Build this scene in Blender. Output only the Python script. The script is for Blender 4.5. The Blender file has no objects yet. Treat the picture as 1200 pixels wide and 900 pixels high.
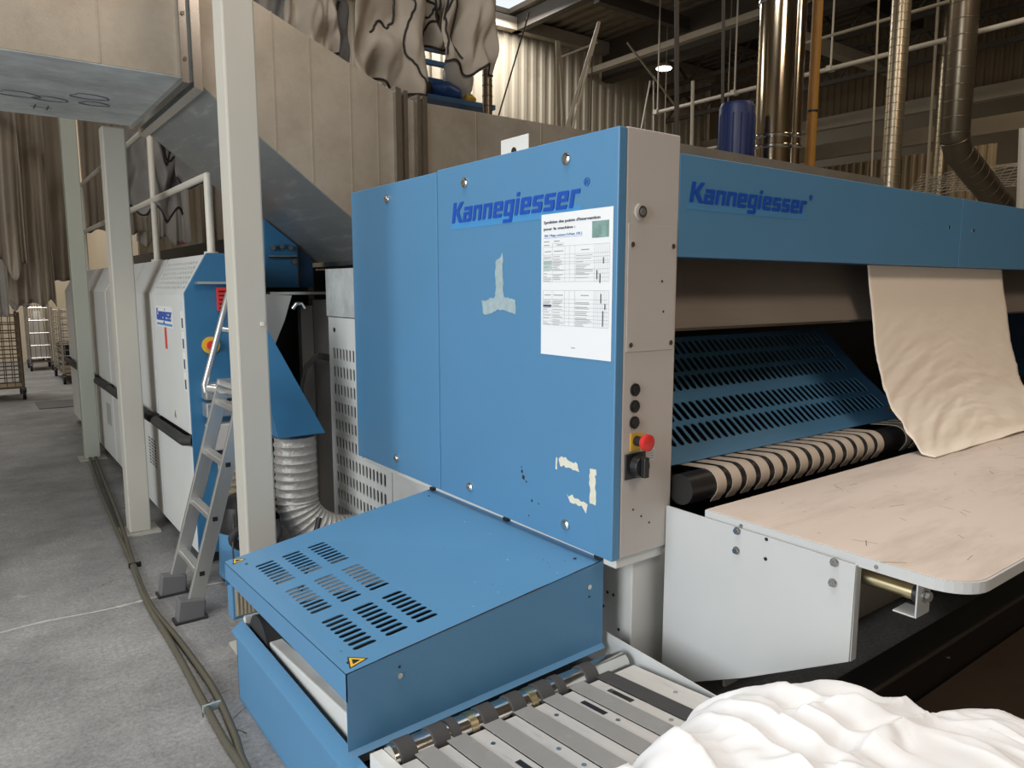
import bpy, bmesh, math, random
from mathutils import Vector, Matrix, noise
from mathutils.geometry import tessellate_polygon
R = math.radians
S = bpy.context.scene
COL = S.collection
random.seed(7)

# ------------------------------------------------------------------ camera
FPX = 860.0; PITCH = R(7.5); YAW = R(53.4); CAMH = 1.6
_fh = Vector((math.cos(YAW), math.sin(YAW), 0)); _up = Vector((0, 0, 1))
_rt = _fh.cross(_up)
_F = _fh * math.cos(PITCH) - _up * math.sin(PITCH)
_U = _fh * math.sin(PITCH) + _up * math.cos(PITCH)
CAMP = Vector((0, 0, CAMH))
cd = bpy.data.cameras.new('camera'); cam = bpy.data.objects.new('camera', cd); COL.objects.link(cam)
cd.sensor_width = 36.0; cd.lens = 36.0 * FPX / 1200.0; cd.clip_start = 0.05; cd.clip_end = 200
m3 = Matrix((_rt, _U, -_F)).transposed()
cam.matrix_world = Matrix.Translation(CAMP) @ m3.to_4x4()
S.camera = cam

# ------------------------------------------------------------------ world, lights, exposure
S.view_settings.view_transform = 'Standard'; S.view_settings.look = 'None'
S.view_settings.gamma = 1.0; S.view_settings.use_curve_mapping = False
S.view_settings.exposure = 0.0
W = bpy.data.worlds.new('world'); S.world = W; W.use_nodes = True
bg = W.node_tree.nodes['Background']; bg.inputs[0].default_value = (0.90, 0.95, 1.0, 1); bg.inputs[1].default_value = 1.0

def area(name, loc, target, sx, sy, power, col):
    l = bpy.data.lights.new(name, 'AREA'); l.shape = 'RECTANGLE'; l.size = sx; l.size_y = sy
    l.energy = power; l.color = col
    o = bpy.data.objects.new(name, l); COL.objects.link(o); o.location = loc
    d = Vector(target) - Vector(loc); o.rotation_euler = d.to_track_quat('-Z', 'Y').to_euler()
    return o
area('gate_daylight', (-4.6, 1.2, 2.3), (1.5, 2.4, 0.7), 3.6, 3.8, 330, (0.97, 0.99, 1.0))
area('added_front_fill', (2.6, -3.6, 6.9), (3.2, 0.8, 0.6), 3.0, 1.6, 158, (1.0, 0.80, 0.64))  # added warm fill for the front faces, not a known rooflight
area('skylight_near', (0.3, 1.9, 7.0), (0.3, 1.9, 0), 3.0, 2.6, 230, (1.0, 0.95, 0.88))
area('skylight_wall', (8.6, 12.0, 6.95), (8.6, 12.3, 0), 1.6, 1.2, 130, (1.0, 0.97, 0.93))
area('skylight_aisle', (-0.3, 15.2, 6.9), (0.3, 15.2, 0), 3.0, 4.0, 260, (1.0, 0.97, 0.92))
area('added_hall_fill', (18.2, 5.5, 6.9), (18.2, 6.5, 0), 2.0, 6.0, 150, (1.0, 0.84, 0.62))  # added lamp to lift the far hall, no source seen there
area('skylight_hall', (9.0, 3.0, 6.95), (9.0, 3.5, 0), 1.2, 6.0, 105, (1.0, 0.83, 0.60))
# ------------------------------------------------------------------ helpers
def ray(x, y): return _F + _rt * ((x - 600) / FPX) - _U * ((y - 450) / FPX)
def onX(x, y, c): d = ray(x, y); return CAMP + d * ((c - CAMP[0]) / d[0])
def onY(x, y, c): d = ray(x, y); return CAMP + d * ((c - CAMP[1]) / d[1])
def onZ(x, y, c): d = ray(x, y); return CAMP + d * ((c - CAMP[2]) / d[2])

class MB:
    def __init__(s): s.v = []; s.f = []
    def add(s, vs, fs):
        o = len(s.v); s.v += [tuple(p) for p in vs]; s.f += [tuple(i + o for i in f) for f in fs]; return s
    def box(s, x0, x1, y0, y1, z0, z1):
        vs = [(x, y, z) for z in (z0, z1) for y in (y0, y1) for x in (x0, x1)]
        return s.add(vs, [(0,2,3,1),(4,5,7,6),(0,1,5,4),(2,6,7,3),(0,4,6,2),(1,3,7,5)])
    def prism(s, pts, axis, a, b):
        """pts: 2-D polygon in the two other axes (in order X,Y,Z without axis), extruded from a to b"""
        def mk(p, c):
            q = list(p); q.insert(axis, c); return tuple(q)
        n = len(pts)
        tri = tessellate_polygon([[Vector((p[0], p[1], 0)) for p in pts]])
        fs = [t for t in tri] + [tuple(i + n for i in reversed(t)) for t in tri]
        fs += [(i, (i + 1) % n, (i + 1) % n + n, i + n) for i in range(n)]
        return s.add([mk(p, a) for p in pts] + [mk(p, b) for p in pts], fs)
    def hexa(s, P):
        """eight corners: 0-3 bottom loop, 4-7 top loop"""
        return s.add(P, [(3,2,1,0),(4,5,6,7),(0,1,5,4),(1,2,6,5),(2,3,7,6),(3,0,4,7)])
    def tube(s, path, r, n=10, cap=True, close=False):
        P = [Vector(p) for p in path]; m = len(P)
        rr = r if isinstance(r, (list, tuple)) else [r] * m
        prev = None; rings = []
        for i in range(m):
            a = P[max(i - 1, 0)] if not close else P[i - 1]
            b = P[min(i + 1, m - 1)] if not close else P[(i + 1) % m]
            t = (b - a)
            if t.length < 1e-9: t = Vector((0, 0, 1))
            t.normalize()
            if prev is None:
                h = Vector((0, 0, 1)) if abs(t.z) < .9 else Vector((1, 0, 0))
                u = t.cross(h).normalized()
            else:
                u = (prev - t * prev.dot(t))
                if u.length < 1e-6: u = t.orthogonal()
                u.normalize()
            prev = u; w = t.cross(u)
            rings.append([P[i] + (u * math.cos(2*math.pi*k/n) + w * math.sin(2*math.pi*k/n)) * rr[i] for k in range(n)])
        vs = [p for q in rings for p in q]; fs = []
        for i in range(m if close else m - 1):
            j = (i + 1) % m
            for k in range(n):
                l = (k + 1) % n
                fs.append((i*n+k, i*n+l, j*n+l, j*n+k))
        if cap and not close:
            fs.append(tuple(range(n - 1, -1, -1))); fs.append(tuple((m-1)*n + k for k in range(n)))
        return s.add(vs, fs)
    def cyl(s, a, b, r, n=12, r2=None):
        return s.tube([a, b], [r, r if r2 is None else r2], n)
    def build(s, name, mat, parent=None, smooth=False, bevel=0, loc=None):
        me = bpy.data.meshes.new(name); me.from_pydata(s.v, [], s.f); me.update()
        return link(name, me, mat, parent, smooth, bevel)

def link(name, me, mat, parent=None, smooth=False, bevel=0, fix=True):
    if fix:
        b = bmesh.new(); b.from_mesh(me); bmesh.ops.recalc_face_normals(b, faces=b.faces); b.to_mesh(me); b.free()
    if mat and not me.materials: me.materials.append(mat)
    o = bpy.data.objects.new(name, me); COL.objects.link(o)
    if smooth:
        for p in me.polygons: p.use_smooth = True
        me.set_sharp_from_angle(angle=R(40))
    if bevel:
        md = o.modifiers.new('bevel', 'BEVEL'); md.width = bevel; md.segments = 2; md.limit_method = 'ANGLE'; md.angle_limit = R(50)
    if parent is not None: attach(o, parent)
    return o

def attach(o, parent):
    o.parent = parent
    if parent.type == 'EMPTY' and parent.parent is None:
        o.matrix_parent_inverse = Matrix.Translation(-Vector(parent.location))

def thing(name, label, cat, loc=(0, 0, 0), group=None):
    o = bpy.data.objects.new(name, None); COL.objects.link(o); o.location = loc; o.empty_display_size = .1
    return tag(o, label, cat, group)
def tag(o, label, cat, group=None):
    o['label'] = label; o['category'] = cat
    if group: o['group'] = group
    return o
def struct(o, label=None):
    o['kind'] = 'structure'
    if label: o['label'] = label
    return o
_shared = {}
def inst(name, key, make, mat, parent, loc, rot=(0, 0, 0), scale=(1, 1, 1), smooth=True):
    """a small piece that shares its mesh with its look-alikes"""
    if key not in _shared:
        mb = MB(); make(mb); me = bpy.data.meshes.new(name); me.from_pydata(mb.v, [], mb.f); me.update()
        b = bmesh.new(); b.from_mesh(me); bmesh.ops.recalc_face_normals(b, faces=b.faces); b.to_mesh(me); b.free()
        if smooth:
            for p in me.polygons: p.use_smooth = True
            me.set_sharp_from_angle(angle=R(40))
        me.materials.append(mat); _shared[key] = me
    o = bpy.data.objects.new(name, _shared[key]); COL.objects.link(o)
    o.location = loc; o.rotation_euler = rot; o.scale = scale
    if parent is not None: attach(o, parent)
    return o

def slot_outline(cx, cy, w, h, k=3):
    """rounded slot centred at cx,cy (long side along the larger of w,h)"""
    pts = []; r = min(w, h) / 2
    for sx, sy, a0 in ((1, 1, 0), (-1, 1, 90), (-1, -1, 180), (1, -1, 270)):
        for i in range(k):
            a = R(a0 + 90 * i / (k - 1))
            pts.append((cx + sx * (w/2 - r) + r * math.cos(a), cy + sy * (h/2 - r) + r * math.sin(a)))
    return pts
def slot_panel(W_, H_, T, blocks, fmap, outer=None):
    """panel with real slots. blocks: (u0,v0,nu,nv,cw,ch,sw,sh). fmap(u,v,w)->xyz, w=0 front, w=T back"""
    mb = MB()
    out = outer or [(0, 0), (W_, 0), (W_, H_), (0, H_)]
    def tri2(loops, walls):
        flat = [p for l in loops for p in l]
        tr = tessellate_polygon([[Vector((p[0], p[1], 0)) for p in l] for l in loops])
        n = len(flat)
        fs = [tuple(t) for t in tr] + [tuple(i + n for i in reversed(t)) for t in tr]
        o = 0
        for li, l in enumerate(loops):
            m = len(l)
            if li in walls: fs += [(o+i, o+(i+1) % m, o+(i+1) % m + n, o+i + n) for i in range(m)]
            o += m
        mb.add([fmap(p[0], p[1], 0) for p in flat] + [fmap(p[0], p[1], T) for p in flat], fs)
    rects = []
    for (u0, v0, nu, nv, cw, ch, sw, sh) in blocks:
        u1 = u0 + nu * cw; v1 = v0 + nv * ch
        rects.append([(u0, v0), (u0, v1), (u1, v1), (u1, v0)])
        for i in range(nu):
            for j in range(nv):
                a = u0 + i * cw; b = v0 + j * ch
                tri2([[(a, b), (a + cw, b), (a + cw, b + ch), (a, b + ch)], slot_outline(a + cw/2, b + ch/2, sw, sh)[::-1]], {1})
    tri2([out] + rects, {0})
    return mb

def text_mesh(body, w, h, fmap, shear=0.0, bold=0.0, depth=.0008, xh=None):
    """lettering fitted in a w x h box, mapped by fmap(u,v,n)"""
    cu = bpy.data.curves.new('lettering', 'FONT'); cu.body = body; cu.size = 1; cu.shear = shear; cu.offset = bold
    cu.resolution_u = 3; cu.extrude = .01
    o = bpy.data.objects.new('lettering', cu); COL.objects.link(o)
    dg = bpy.context.evaluated_depsgraph_get(); me = bpy.data.meshes.new_from_object(o.evaluated_get(dg))
    bpy.data.objects.remove(o); bpy.data.curves.remove(cu)
    xs = [v.co.x for v in me.vertices]; ys = [v.co.y for v in me.vertices]
    x0, x1, y0, y1 = min(xs), max(xs), min(ys), max(ys)
    if xh:
        for v in me.vertices:      # taller lower-case letters
            y = v.co.y; a = .5; c_ = .73
            v.co.y = y * xh / a if 0 < y < a else (xh + (y - a) * (c_ - xh) / (c_ - a) if a <= y < c_ else y)
    for v in me.vertices:
        u = (v.co.x - x0) / (x1 - x0) * w; t = (v.co.y - y0) / (y1 - y0) * h
        v.co = fmap(u, t, depth if v.co.z > 0 else 0.0)
    me.materials.clear()
    return me

# blocky slanted lettering: each glyph is a few strokes (x0,x1,y0,y1) on a grid, stroke 1.5, x-height 5.4, capital 7.4
_T = 1.5
GLYPH = {
 'K': (6.0, [(0, 1.7, 0, 7.4), ('d', 1.6, 3.9, 3.9, 7.4), ('d', 1.9, 3.7, 4.4, 0)]),
 'a': (4.9, [(.2, 4.6, 4.1, 5.4), (3.1, 4.6, 0, 5.4), (0, 4.6, 2.5, 3.5), (0, 1.5, .3, 3.2), (.2, 3.4, 0, 1.1)]),
 'n': (4.9, [(0, 1.5, 0, 5.4), (1.0, 4.3, 4.1, 5.4), (3.1, 4.6, 0, 5.1)]),
 'e': (4.9, [(0, 1.5, .3, 5.1), (.3, 4.3, 4.2, 5.4), (3.1, 4.6, 2.4, 5.1), (1.0, 4.6, 2.2, 3.2), (.3, 4.5, 0, 1.2)]),
 'g': (4.9, [(0, 1.5, .5, 5.1), (.3, 4.6, 4.2, 5.4), (3.1, 4.6, -1.7, 5.4), (.3, 3.6, .2, 1.4), (.2, 4.3, -2.0, -.8)]),
 'i': (1.9, [(0, 1.5, 0, 5.4), (0, 1.5, 6.1, 7.4)]),
 's': (4.7, [(.3, 4.4, 4.2, 5.4), (0, 1.5, 2.7, 5.1), (.2, 4.2, 2.1, 3.3), (2.9, 4.4, .3, 2.8), (.1, 4.1, 0, 1.2)]),
 'r': (3.5, [(0, 1.5, 0, 5.4), (1.0, 3.5, 4.1, 5.4)]),
}
def block_text(body, w, cap, f, depth=.0008, slant=.20):
    mb = MB(); x = 0; tot = sum(GLYPH[c][0] + .55 for c in body) - .55; sy = cap / 7.4; sx = (w - slant * cap) / tot
    for c in body:
        adv, st = GLYPH[c]
        for si, s in enumerate(st):
            if s[0] == 'd':
                _, xa, ya, xb, yb = s; P = [(xa, ya), (xa + 2.0, ya), (xb + 2.0, yb), (xb, yb)]
            else: P = [(s[0], s[2]), (s[1], s[2]), (s[1], s[3]), (s[0], s[3])]
            Q = [((x + a) * sx + b * sy * slant, b * sy) for a, b in P]
            mb.hexa([f(u, v, -.0002) for u, v in Q] + [f(u, v, depth + si * .0003) for u, v in Q])
        x += adv + .55
    return mb
# ------------------------------------------------------------------ materials
def mat(name, col, rough=.5, metal=0, var=.06, scale=6.0, bump=0.0, bscale=60.0, spec=.5, dirt=None, dscale=3.0, dlo=.55, dhi=.75, stretch=(1,1,1), coat=0, alpha=None, trans=0):
    m = bpy.data.materials.new(name); m.use_nodes = True; N = m.node_tree.nodes; L = m.node_tree.links
    b = N['Principled BSDF']; b.inputs['Roughness'].default_value = rough; b.inputs['Metallic'].default_value = metal
    b.inputs['Specular IOR Level'].default_value = spec
    if coat: b.inputs['Coat Weight'].default_value = coat
    tc = N.new('ShaderNodeTexCoord'); mp = N.new('ShaderNodeMapping'); mp.inputs['Scale'].default_value = stretch
    L.new(tc.outputs['Object'], mp.inputs[0])
    n1 = N.new('ShaderNodeTexNoise'); n1.inputs['Scale'].default_value = scale; n1.inputs['Detail'].default_value = 6
    L.new(mp.outputs[0], n1.inputs['Vector'])
    mx = N.new('ShaderNodeMix'); mx.data_type = 'RGBA'
    mx.inputs['A'].default_value = tuple(max(0, c * (1 - var)) for c in col) + (1,)
    mx.inputs['B'].default_value = tuple(min(1, c * (1 + var)) for c in col) + (1,)
    L.new(n1.outputs['Fac'], mx.inputs['Factor'])
    last = mx.outputs['Result']
    if dirt:
        n2 = N.new('ShaderNodeTexNoise'); n2.inputs['Scale'].default_value = dscale; n2.inputs['Detail'].default_value = 9; n2.inputs['Roughness'].default_value = .7
        L.new(mp.outputs[0], n2.inputs['Vector'])
        rp = N.new('ShaderNodeValToRGB'); rp.color_ramp.elements[0].position = dlo; rp.color_ramp.elements[1].position = dhi
        L.new(n2.outputs['Fac'], rp.inputs[0])
        m2 = N.new('ShaderNodeMix'); m2.data_type = 'RGBA'; L.new(rp.outputs[0], m2.inputs['Factor']); L.new(last, m2.inputs['A'])
        m2.inputs['B'].default_value = tuple(dirt) + (1,); last = m2.outputs['Result']
    L.new(last, b.inputs['Base Color'])
    if bump:
        n3 = N.new('ShaderNodeTexNoise'); n3.inputs['Scale'].default_value = bscale; n3.inputs['Detail'].default_value = 5
        L.new(mp.outputs[0], n3.inputs['Vector'])
        bp = N.new('ShaderNodeBump'); bp.inputs['Strength'].default_value = bump; bp.inputs['Distance'].default_value = .02
        L.new(n3.outputs['Fac'], bp.inputs['Height']); L.new(bp.outputs[0], b.inputs['Normal'])
    if trans: b.inputs['Transmission Weight'].default_value = trans
    return m
def glow(name, col, k):
    m = bpy.data.materials.new(name); m.use_nodes = True; b = m.node_tree.nodes['Principled BSDF']
    b.inputs['Base Color'].default_value = col + (1,); b.inputs['Emission Color'].default_value = col + (1,); b.inputs['Emission Strength'].default_value = k
    return m

M = dict(
 blue=mat('blue_paint', (.085, .235, .415), .42, var=.05, scale=2.5, bump=.05, bscale=220, dirt=(.16, .32, .47), dscale=22, dlo=.66, dhi=.86),
 shadeblue=mat('shaded_blue_paint', (.03, .145, .29), .45, var=.06),  # blue paint with shade put into its colour, for cabinet end and hopper
 navy=mat('dark_blue_paint', (.010, .045, .10), .45, var=.08),
 white=mat('white_paint', (.62, .635, .62), .45, var=.04, dirt=(.36, .34, .30), dscale=9, dlo=.70, dhi=.92),
 grey=mat('grey_paint', (.50, .475, .45), .5, var=.03, bump=.03, bscale=300),
 plate=mat('pale_grey_paint', (.53, .55, .55), .45, var=.03, dirt=(.40, .40, .39), dscale=7, dlo=.70, dhi=.95),
 col=mat('column_paint', (.48, .465, .41), .5, var=.05, dirt=(.30, .28, .23), dscale=5, dlo=.66, dhi=.9, stretch=(1, 1, .4)),
 col_g=mat('column_paint_greenish', (.34, .36, .31), .55, var=.06, dirt=(.2, .19, .16), dscale=5, dlo=.66, dhi=.9, stretch=(1, 1, .4)),
 galv=mat('galvanised_sheet', (.37, .335, .28), .40, .45, var=.16, scale=5, bump=.03, bscale=90, dirt=(.25, .215, .165), dscale=2.6, dlo=.45, dhi=.80),
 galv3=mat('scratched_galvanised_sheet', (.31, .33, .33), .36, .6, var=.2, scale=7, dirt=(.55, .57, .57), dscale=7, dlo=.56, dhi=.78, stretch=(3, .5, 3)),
 galv2=mat('galvanised_underside', (.66, .70, .70), .45, .25, var=.16, scale=9, dirt=(.30, .32, .32), dscale=3, dlo=.42, dhi=.80, stretch=(1, 1.4, 1)),  # pale base holds the floor bounce on the duct underside
 steel=mat('brushed_steel', (.55, .54, .52), .25, 1, var=.10, scale=14),
 chrome=mat('bright_steel', (.72, .71, .68), .14, 1, var=.05, scale=8),
 chim=mat('stainless_flue', (.52, .44, .33), .13, 1, var=.06, scale=2),
 zinc=mat('zinc_plated', (.62, .55, .35), .28, 1, var=.15, scale=10),
 alu=mat('aluminium', (.62, .62, .60), .36, .85, var=.08, scale=18, stretch=(1, 1, .2)),
 slat=mat('aluminium_slat', (.66, .645, .62), .42, .35, var=.10, scale=8, dirt=(.42, .38, .33), dscale=6, dlo=.56, dhi=.85, stretch=(6, 1, 1)),
 black=mat('black_plastic', (.014, .014, .015), .4, var=.1),
 rubber=mat('black_rubber', (.026, .026, .027), .7, var=.15, scale=20),
 beltg=mat('grey_belt', (.24, .24, .235), .7, var=.10, scale=12, dirt=(.30, .30, .29), dscale=16, dlo=.55, dhi=.8),
 beltd=mat('dark_belt', (.045, .045, .046), .75, var=.15, scale=12),
 beltw=mat('beige_belt', (.54, .46, .38), .55, var=.10, scale=10),
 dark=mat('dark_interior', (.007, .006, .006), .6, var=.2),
 darkmesh=mat('dark_mesh', (.02, .022, .026), .5, var=.6, scale=160),
 doctor=mat('deflector_metal', (.33, .285, .245), .42, .35, var=.16, scale=3, dirt=(.30, .25, .20), dscale=5, stretch=(.6, 1, 4)),
 wood=mat('table_board', (.68, .59, .525), .5, var=.07, scale=3, bump=.03, bscale=40, dirt=(.53, .44, .38), dscale=3.2, dlo=.50, dhi=.76, stretch=(.5, 2.2, 1)),
 scratch=mat('table_scratch', (.17, .12, .09), .7, var=.2),
 paper=mat('paper', (.80, .82, .84), .55, var=.01),
 ink=mat('grey_ink', (.30, .31, .32), .7, var=.05),
 inkd=mat('dark_ink', (.05, .07, .10), .7, var=.05),
 inkb=mat('blue_ink', (.06, .20, .50), .7, var=.05),
 photo=mat('printed_photo', (.18, .30, .28), .5, var=.8, scale=22),
 inkg=mat('pale_green_print', (.45, .60, .55), .6, var=.1),
 logo=mat('logo_blue', (.008, .075, .42), .4, var=.04),
 logobg=mat('logo_backing_blue', (.06, .27, .56), .4, var=.03),
 logobg2=mat('logo_backing_beam_blue', (.075, .25, .49), .4, var=.03),
 red=mat('red_plastic', (.62, .035, .03), .35, var=.05),
 yellow=mat('yellow_plastic', (.68, .43, .04), .4, var=.06),
 residue=mat('tape_residue', (.33, .43, .46), .7, var=.25, scale=40),
 residue2=mat('cream_tape_residue', (.70, .68, .56), .7, var=.15, scale=40),
 linen=mat('white_linen', (.82, .83, .85), .85, var=.02, bump=.05, bscale=25),
 cream=mat('cream_cloth', (.88, .80, .69), .75, var=.04, scale=3, bump=.06, bscale=18, stretch=(1, 1, .8)),
 bag=mat('taupe_bag_cloth', (.36, .32, .27), .8, var=.10, scale=4, bump=.12, bscale=12),
 bagd=mat('dim_bag_cloth', (.27, .26, .25), .8, var=.12, scale=4, bump=.12, bscale=12),
 brown=mat('brown_sheet', (.37, .315, .25), .8, var=.12, scale=3),
 pale=mat('pale_sheet', (.55, .52, .48), .8, var=.08, scale=3),
 piping=mat('black_piping', (.02, .018, .018), .7),
 conc=None,
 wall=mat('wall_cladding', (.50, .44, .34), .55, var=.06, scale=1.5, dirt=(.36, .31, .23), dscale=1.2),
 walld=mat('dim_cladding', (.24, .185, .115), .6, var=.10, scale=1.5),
 roof=mat('roof_deck', (.20, .165, .12), .7, var=.12, scale=1.2),
 beam=mat('dark_steel_beam', (.07, .058, .045), .6, var=.15),
 beaml=mat('pale_steel_beam', (.40, .35, .27), .55, var=.08),
 pipew=mat('white_pipe', (.62, .58, .50), .5, var=.05),
 ochre=mat('ochre_pipe', (.43, .21, .035), .45, var=.06),
 spiral=mat('spiral_duct_metal', (.44, .375, .27), .3, .85, var=.10, scale=12),
 spirald=mat('dark_spiral_duct_metal', (.20, .165, .12), .32, .8, var=.10, scale=12),
 tank=mat('blue_tank_plastic', (.006, .018, .085), .45, var=.1),
 foil=mat('foil_hose', (.42, .41, .39), .48, .45, var=.18, scale=30, bump=.35, bscale=45),
 cable=mat('cable_sheath', (.085, .078, .055), .6, var=.15),
 beige=mat('beige_grille', (.45, .40, .30), .6, var=.08),
 cart=mat('cart_wire', (.17, .125, .075), .5, .3, var=.2),
 foot=mat('grey_rubber_foot', (.13, .13, .135), .7, var=.08),
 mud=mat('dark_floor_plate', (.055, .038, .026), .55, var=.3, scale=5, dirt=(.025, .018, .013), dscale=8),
 blk=mat('black_rail_paint', (.012, .011, .010), .45, var=.2),
 farwall=mat('far_beige_wall', (.62, .53, .40), .7, var=.06, scale=1.0),
 bluebag=mat('blue_plastic_bag', (.03, .10, .34), .4, var=.3, scale=10),
 bluefr=mat('blue_steel_frame', (.04, .16, .36), .45, var=.08),
 clearbag=mat('milky_plastic_bag', (.52, .53, .53), .35, var=.2, scale=9),
 lamp=glow('lamp_glow', (1.0, .93, .80), 12.0),
 sticker=mat('sticker_white', (.75, .76, .74), .5),
 joint=mat('joint_dust', (.50, .485, .46), .9, var=.3, scale=30),
)
def concrete():
    m = bpy.data.materials.new('concrete_floor'); m.use_nodes = True; N = m.node_tree.nodes; L = m.node_tree.links
    b = N['Principled BSDF']; b.inputs['Roughness'].default_value = .72
    tc = N.new('ShaderNodeTexCoord')
    def nz(s, d, r=.6):
        n = N.new('ShaderNodeTexNoise'); n.inputs['Scale'].default_value = s; n.inputs['Detail'].default_value = d; n.inputs['Roughness'].default_value = r
        L.new(tc.outputs['Object'], n.inputs['Vector']); return n
    def ramp(src, p0, p1, c0, c1):
        r = N.new('ShaderNodeValToRGB'); r.color_ramp.elements[0].position = p0; r.color_ramp.elements[1].position = p1
        r.color_ramp.elements[0].color = c0 + (1,); r.color_ramp.elements[1].color = c1 + (1,); L.new(src.outputs['Fac'], r.inputs[0]); return r
    a = ramp(nz(1.6, 9, .7), .36, .64, (.205, .206, .208), (.365, .365, .365))
    g = ramp(nz(55, 8, .75), .32, .70, (.45, .45, .45), (1.2, 1.2, 1.2))
    mu = N.new('ShaderNodeMix'); mu.data_type = 'RGBA'; mu.blend_type = 'MULTIPLY'; mu.inputs['Factor'].default_value = .8
    L.new(a.outputs[0], mu.inputs['A']); L.new(g.outputs[0], mu.inputs['B'])
    s = ramp(nz(3.5, 10, .75), .60, .72, (0, 0, 0), (1, 1, 1))
    m2 = N.new('ShaderNodeMix'); m2.data_type = 'RGBA'; L.new(s.outputs[0], m2.inputs['Factor']); L.new(mu.outputs['Result'], m2.inputs['A']); m2.inputs['B'].default_value = (.50, .49, .475, 1)
    s2 = ramp(nz(2.1, 9, .8), .66, .72, (0, 0, 0), (1, 1, 1))
    m4 = N.new('ShaderNodeMix'); m4.data_type = 'RGBA'; L.new(s2.outputs[0], m4.inputs['Factor']); L.new(m2.outputs['Result'], m4.inputs['A']); m4.inputs['B'].default_value = (.17, .165, .16, 1)
    L.new(m4.outputs['Result'], b.inputs['Base Color'])
    bp = N.new('ShaderNodeBump'); bp.inputs['Strength'].default_value = .35; bp.inputs['Distance'].default_value = .01
    L.new(nz(90, 6).outputs['Fac'], bp.inputs['Height']); L.new(bp.outputs[0], b.inputs['Normal'])
    return m
M['conc'] = concrete()
# ------------------------------------------------------------------ setting
def corrugated(name, m, p0, du, dv, L_, H_, nrm, per=.25, dep=.045):
    """sheet of trapezoid ribs: starts at p0, ribs repeat along du for L_, run along dv for H_, ribs proud along nrm"""
    p0, du, dv, nrm = Vector(p0), Vector(du), Vector(dv), Vector(nrm)
    prof = []; n = int(L_ / per)
    for i in range(n):
        a = i * per
        prof += [(a, 0), (a + per * .42, 0), (a + per * .52, dep), (a + per * .88, dep)]
    prof.append((n * per, 0))
    mb = MB(); vs = []
    for (u, d) in prof: vs += [p0 + du * u + nrm * d, p0 + du * u + nrm * d + dv * H_]
    mb.add(vs, [(2*i, 2*i+2, 2*i+3, 2*i+1) for i in range(len(prof) - 1)])
    o = mb.build(name, m)
    md = o.modifiers.new('thickness', 'SOLIDIFY'); md.thickness = .012
    return struct(o)
fl = struct(MB().box(-8, 24, -6, 20, -.2, 0).build('floor', M['conc']))
corrugated('wall_back', M['wall'], (2.3, 13, 0), (1, 0, 0), (0, 0, 1), 17.5, 7.2, (0, -1, 0))
struct(MB().box(-8, 2.3, 19, 19.15, 0, 7.2).build('wall_far', M['farwall']))
struct(MB().box(2.3, 2.42, 13.1, 19, 0, 7.2).build('wall_jog', M['farwall']))
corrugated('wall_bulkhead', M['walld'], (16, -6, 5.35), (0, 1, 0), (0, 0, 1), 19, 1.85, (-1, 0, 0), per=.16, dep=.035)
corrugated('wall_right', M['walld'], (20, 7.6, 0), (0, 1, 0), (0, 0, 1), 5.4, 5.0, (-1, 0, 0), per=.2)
struct(MB().box(24, 24.15, -6, 20, 0, 7.2).build('wall_end', M['walld']))
struct(MB().box(-8, 24, -6.15, -6, 0, 7.2).build('wall_front', M['walld']))
g = MB(); g.box(-7.2, -7, -6, -2.2, 0, 7.2); g.box(-7.2, -7, 2.8, 20, 0, 7.2); g.box(-7.2, -7, -2.2, 2.8, 4.4, 7.2)
struct(g.build('wall_left', M['farwall']))
c = MB()   # roof with rooflight openings
def roof_holes(x0, x1, y0, y1, holes):
    xs = sorted({x0, x1, *[h[0] for h in holes], *[h[1] for h in holes]}); ys = sorted({y0, y1, *[h[2] for h in holes], *[h[3] for h in holes]})
    for a, b in zip(xs, xs[1:]):
        for p, q in zip(ys, ys[1:]):
            if any(h[0] <= a and b <= h[1] and h[2] <= p and q <= h[3] for h in holes): continue
            c.box(a, b, p, q, 7.2, 7.3)
roof_holes(-8, 24, -6, 20, [(7.7, 9.5, 11.0, 12.9), (-1.2, 1.8, .6, 3.2), (1.1, 4.1, -4.4, -2.8), (17.2, 19.2, 2.5, 8.5), (-1.8, 1.2, 13.2, 17.2)])
ceil = struct(c.build('ceiling', M['roof']))
rb = MB()
for i in range(44):
    x = 9.7 + i * .3
    if x < 22: rb.box(x, x + .13, -6, 13, 7.14, 7.2)
rb.build('deck_rib', M['roof'], ceil)['kind'] = 'stuff'
# joint and cracks across the floor
jm = MB(); pts = []
for i in range(46):
    x = -1.2 + i * .05; pts.append((x, 4.03 + noise.noise((x * 3, 1, 0)) * .03))
for i in range(45):
    (a, b), (c2, d) = pts[i], pts[i + 1]; w = .006 + .010 * abs(noise.noise((a * 9, 4, 0)))
    jm.add([(a, b - w, .0012), (c2, d - w, .0012), (c2, d + w, .0012), (a, b + w, .0012)], [(0, 1, 2, 3)])
jm.build('joint', M['joint'], fl)
for k, (x0, y0, ln, an) in enumerate([(.60, 2.75, .32, 80), (.66, 3.1, .16, 60), (.45, 4.35, .30, 20), (.70, 2.55, .22, 110)]):
    q = MB(); px, py, a = x0, y0, R(an)
    for i in range(10):
        nx, ny = px + math.cos(a) * ln / 10, py + math.sin(a) * ln / 10; w = .0022
        q.add([(px - w, py, .001), (nx - w, ny, .001), (nx + w, ny, .001), (px + w, py, .001)], [(0, 1, 2, 3)])
        px, py = nx, ny; a += random.uniform(-.6, .6)
    q.build('crack', M['rubber'], fl)
mc = MB().box(.69, 1.15, 11.4, 12.1, .0, .012); mc.build('manhole_cover', M['foot'], fl)

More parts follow.
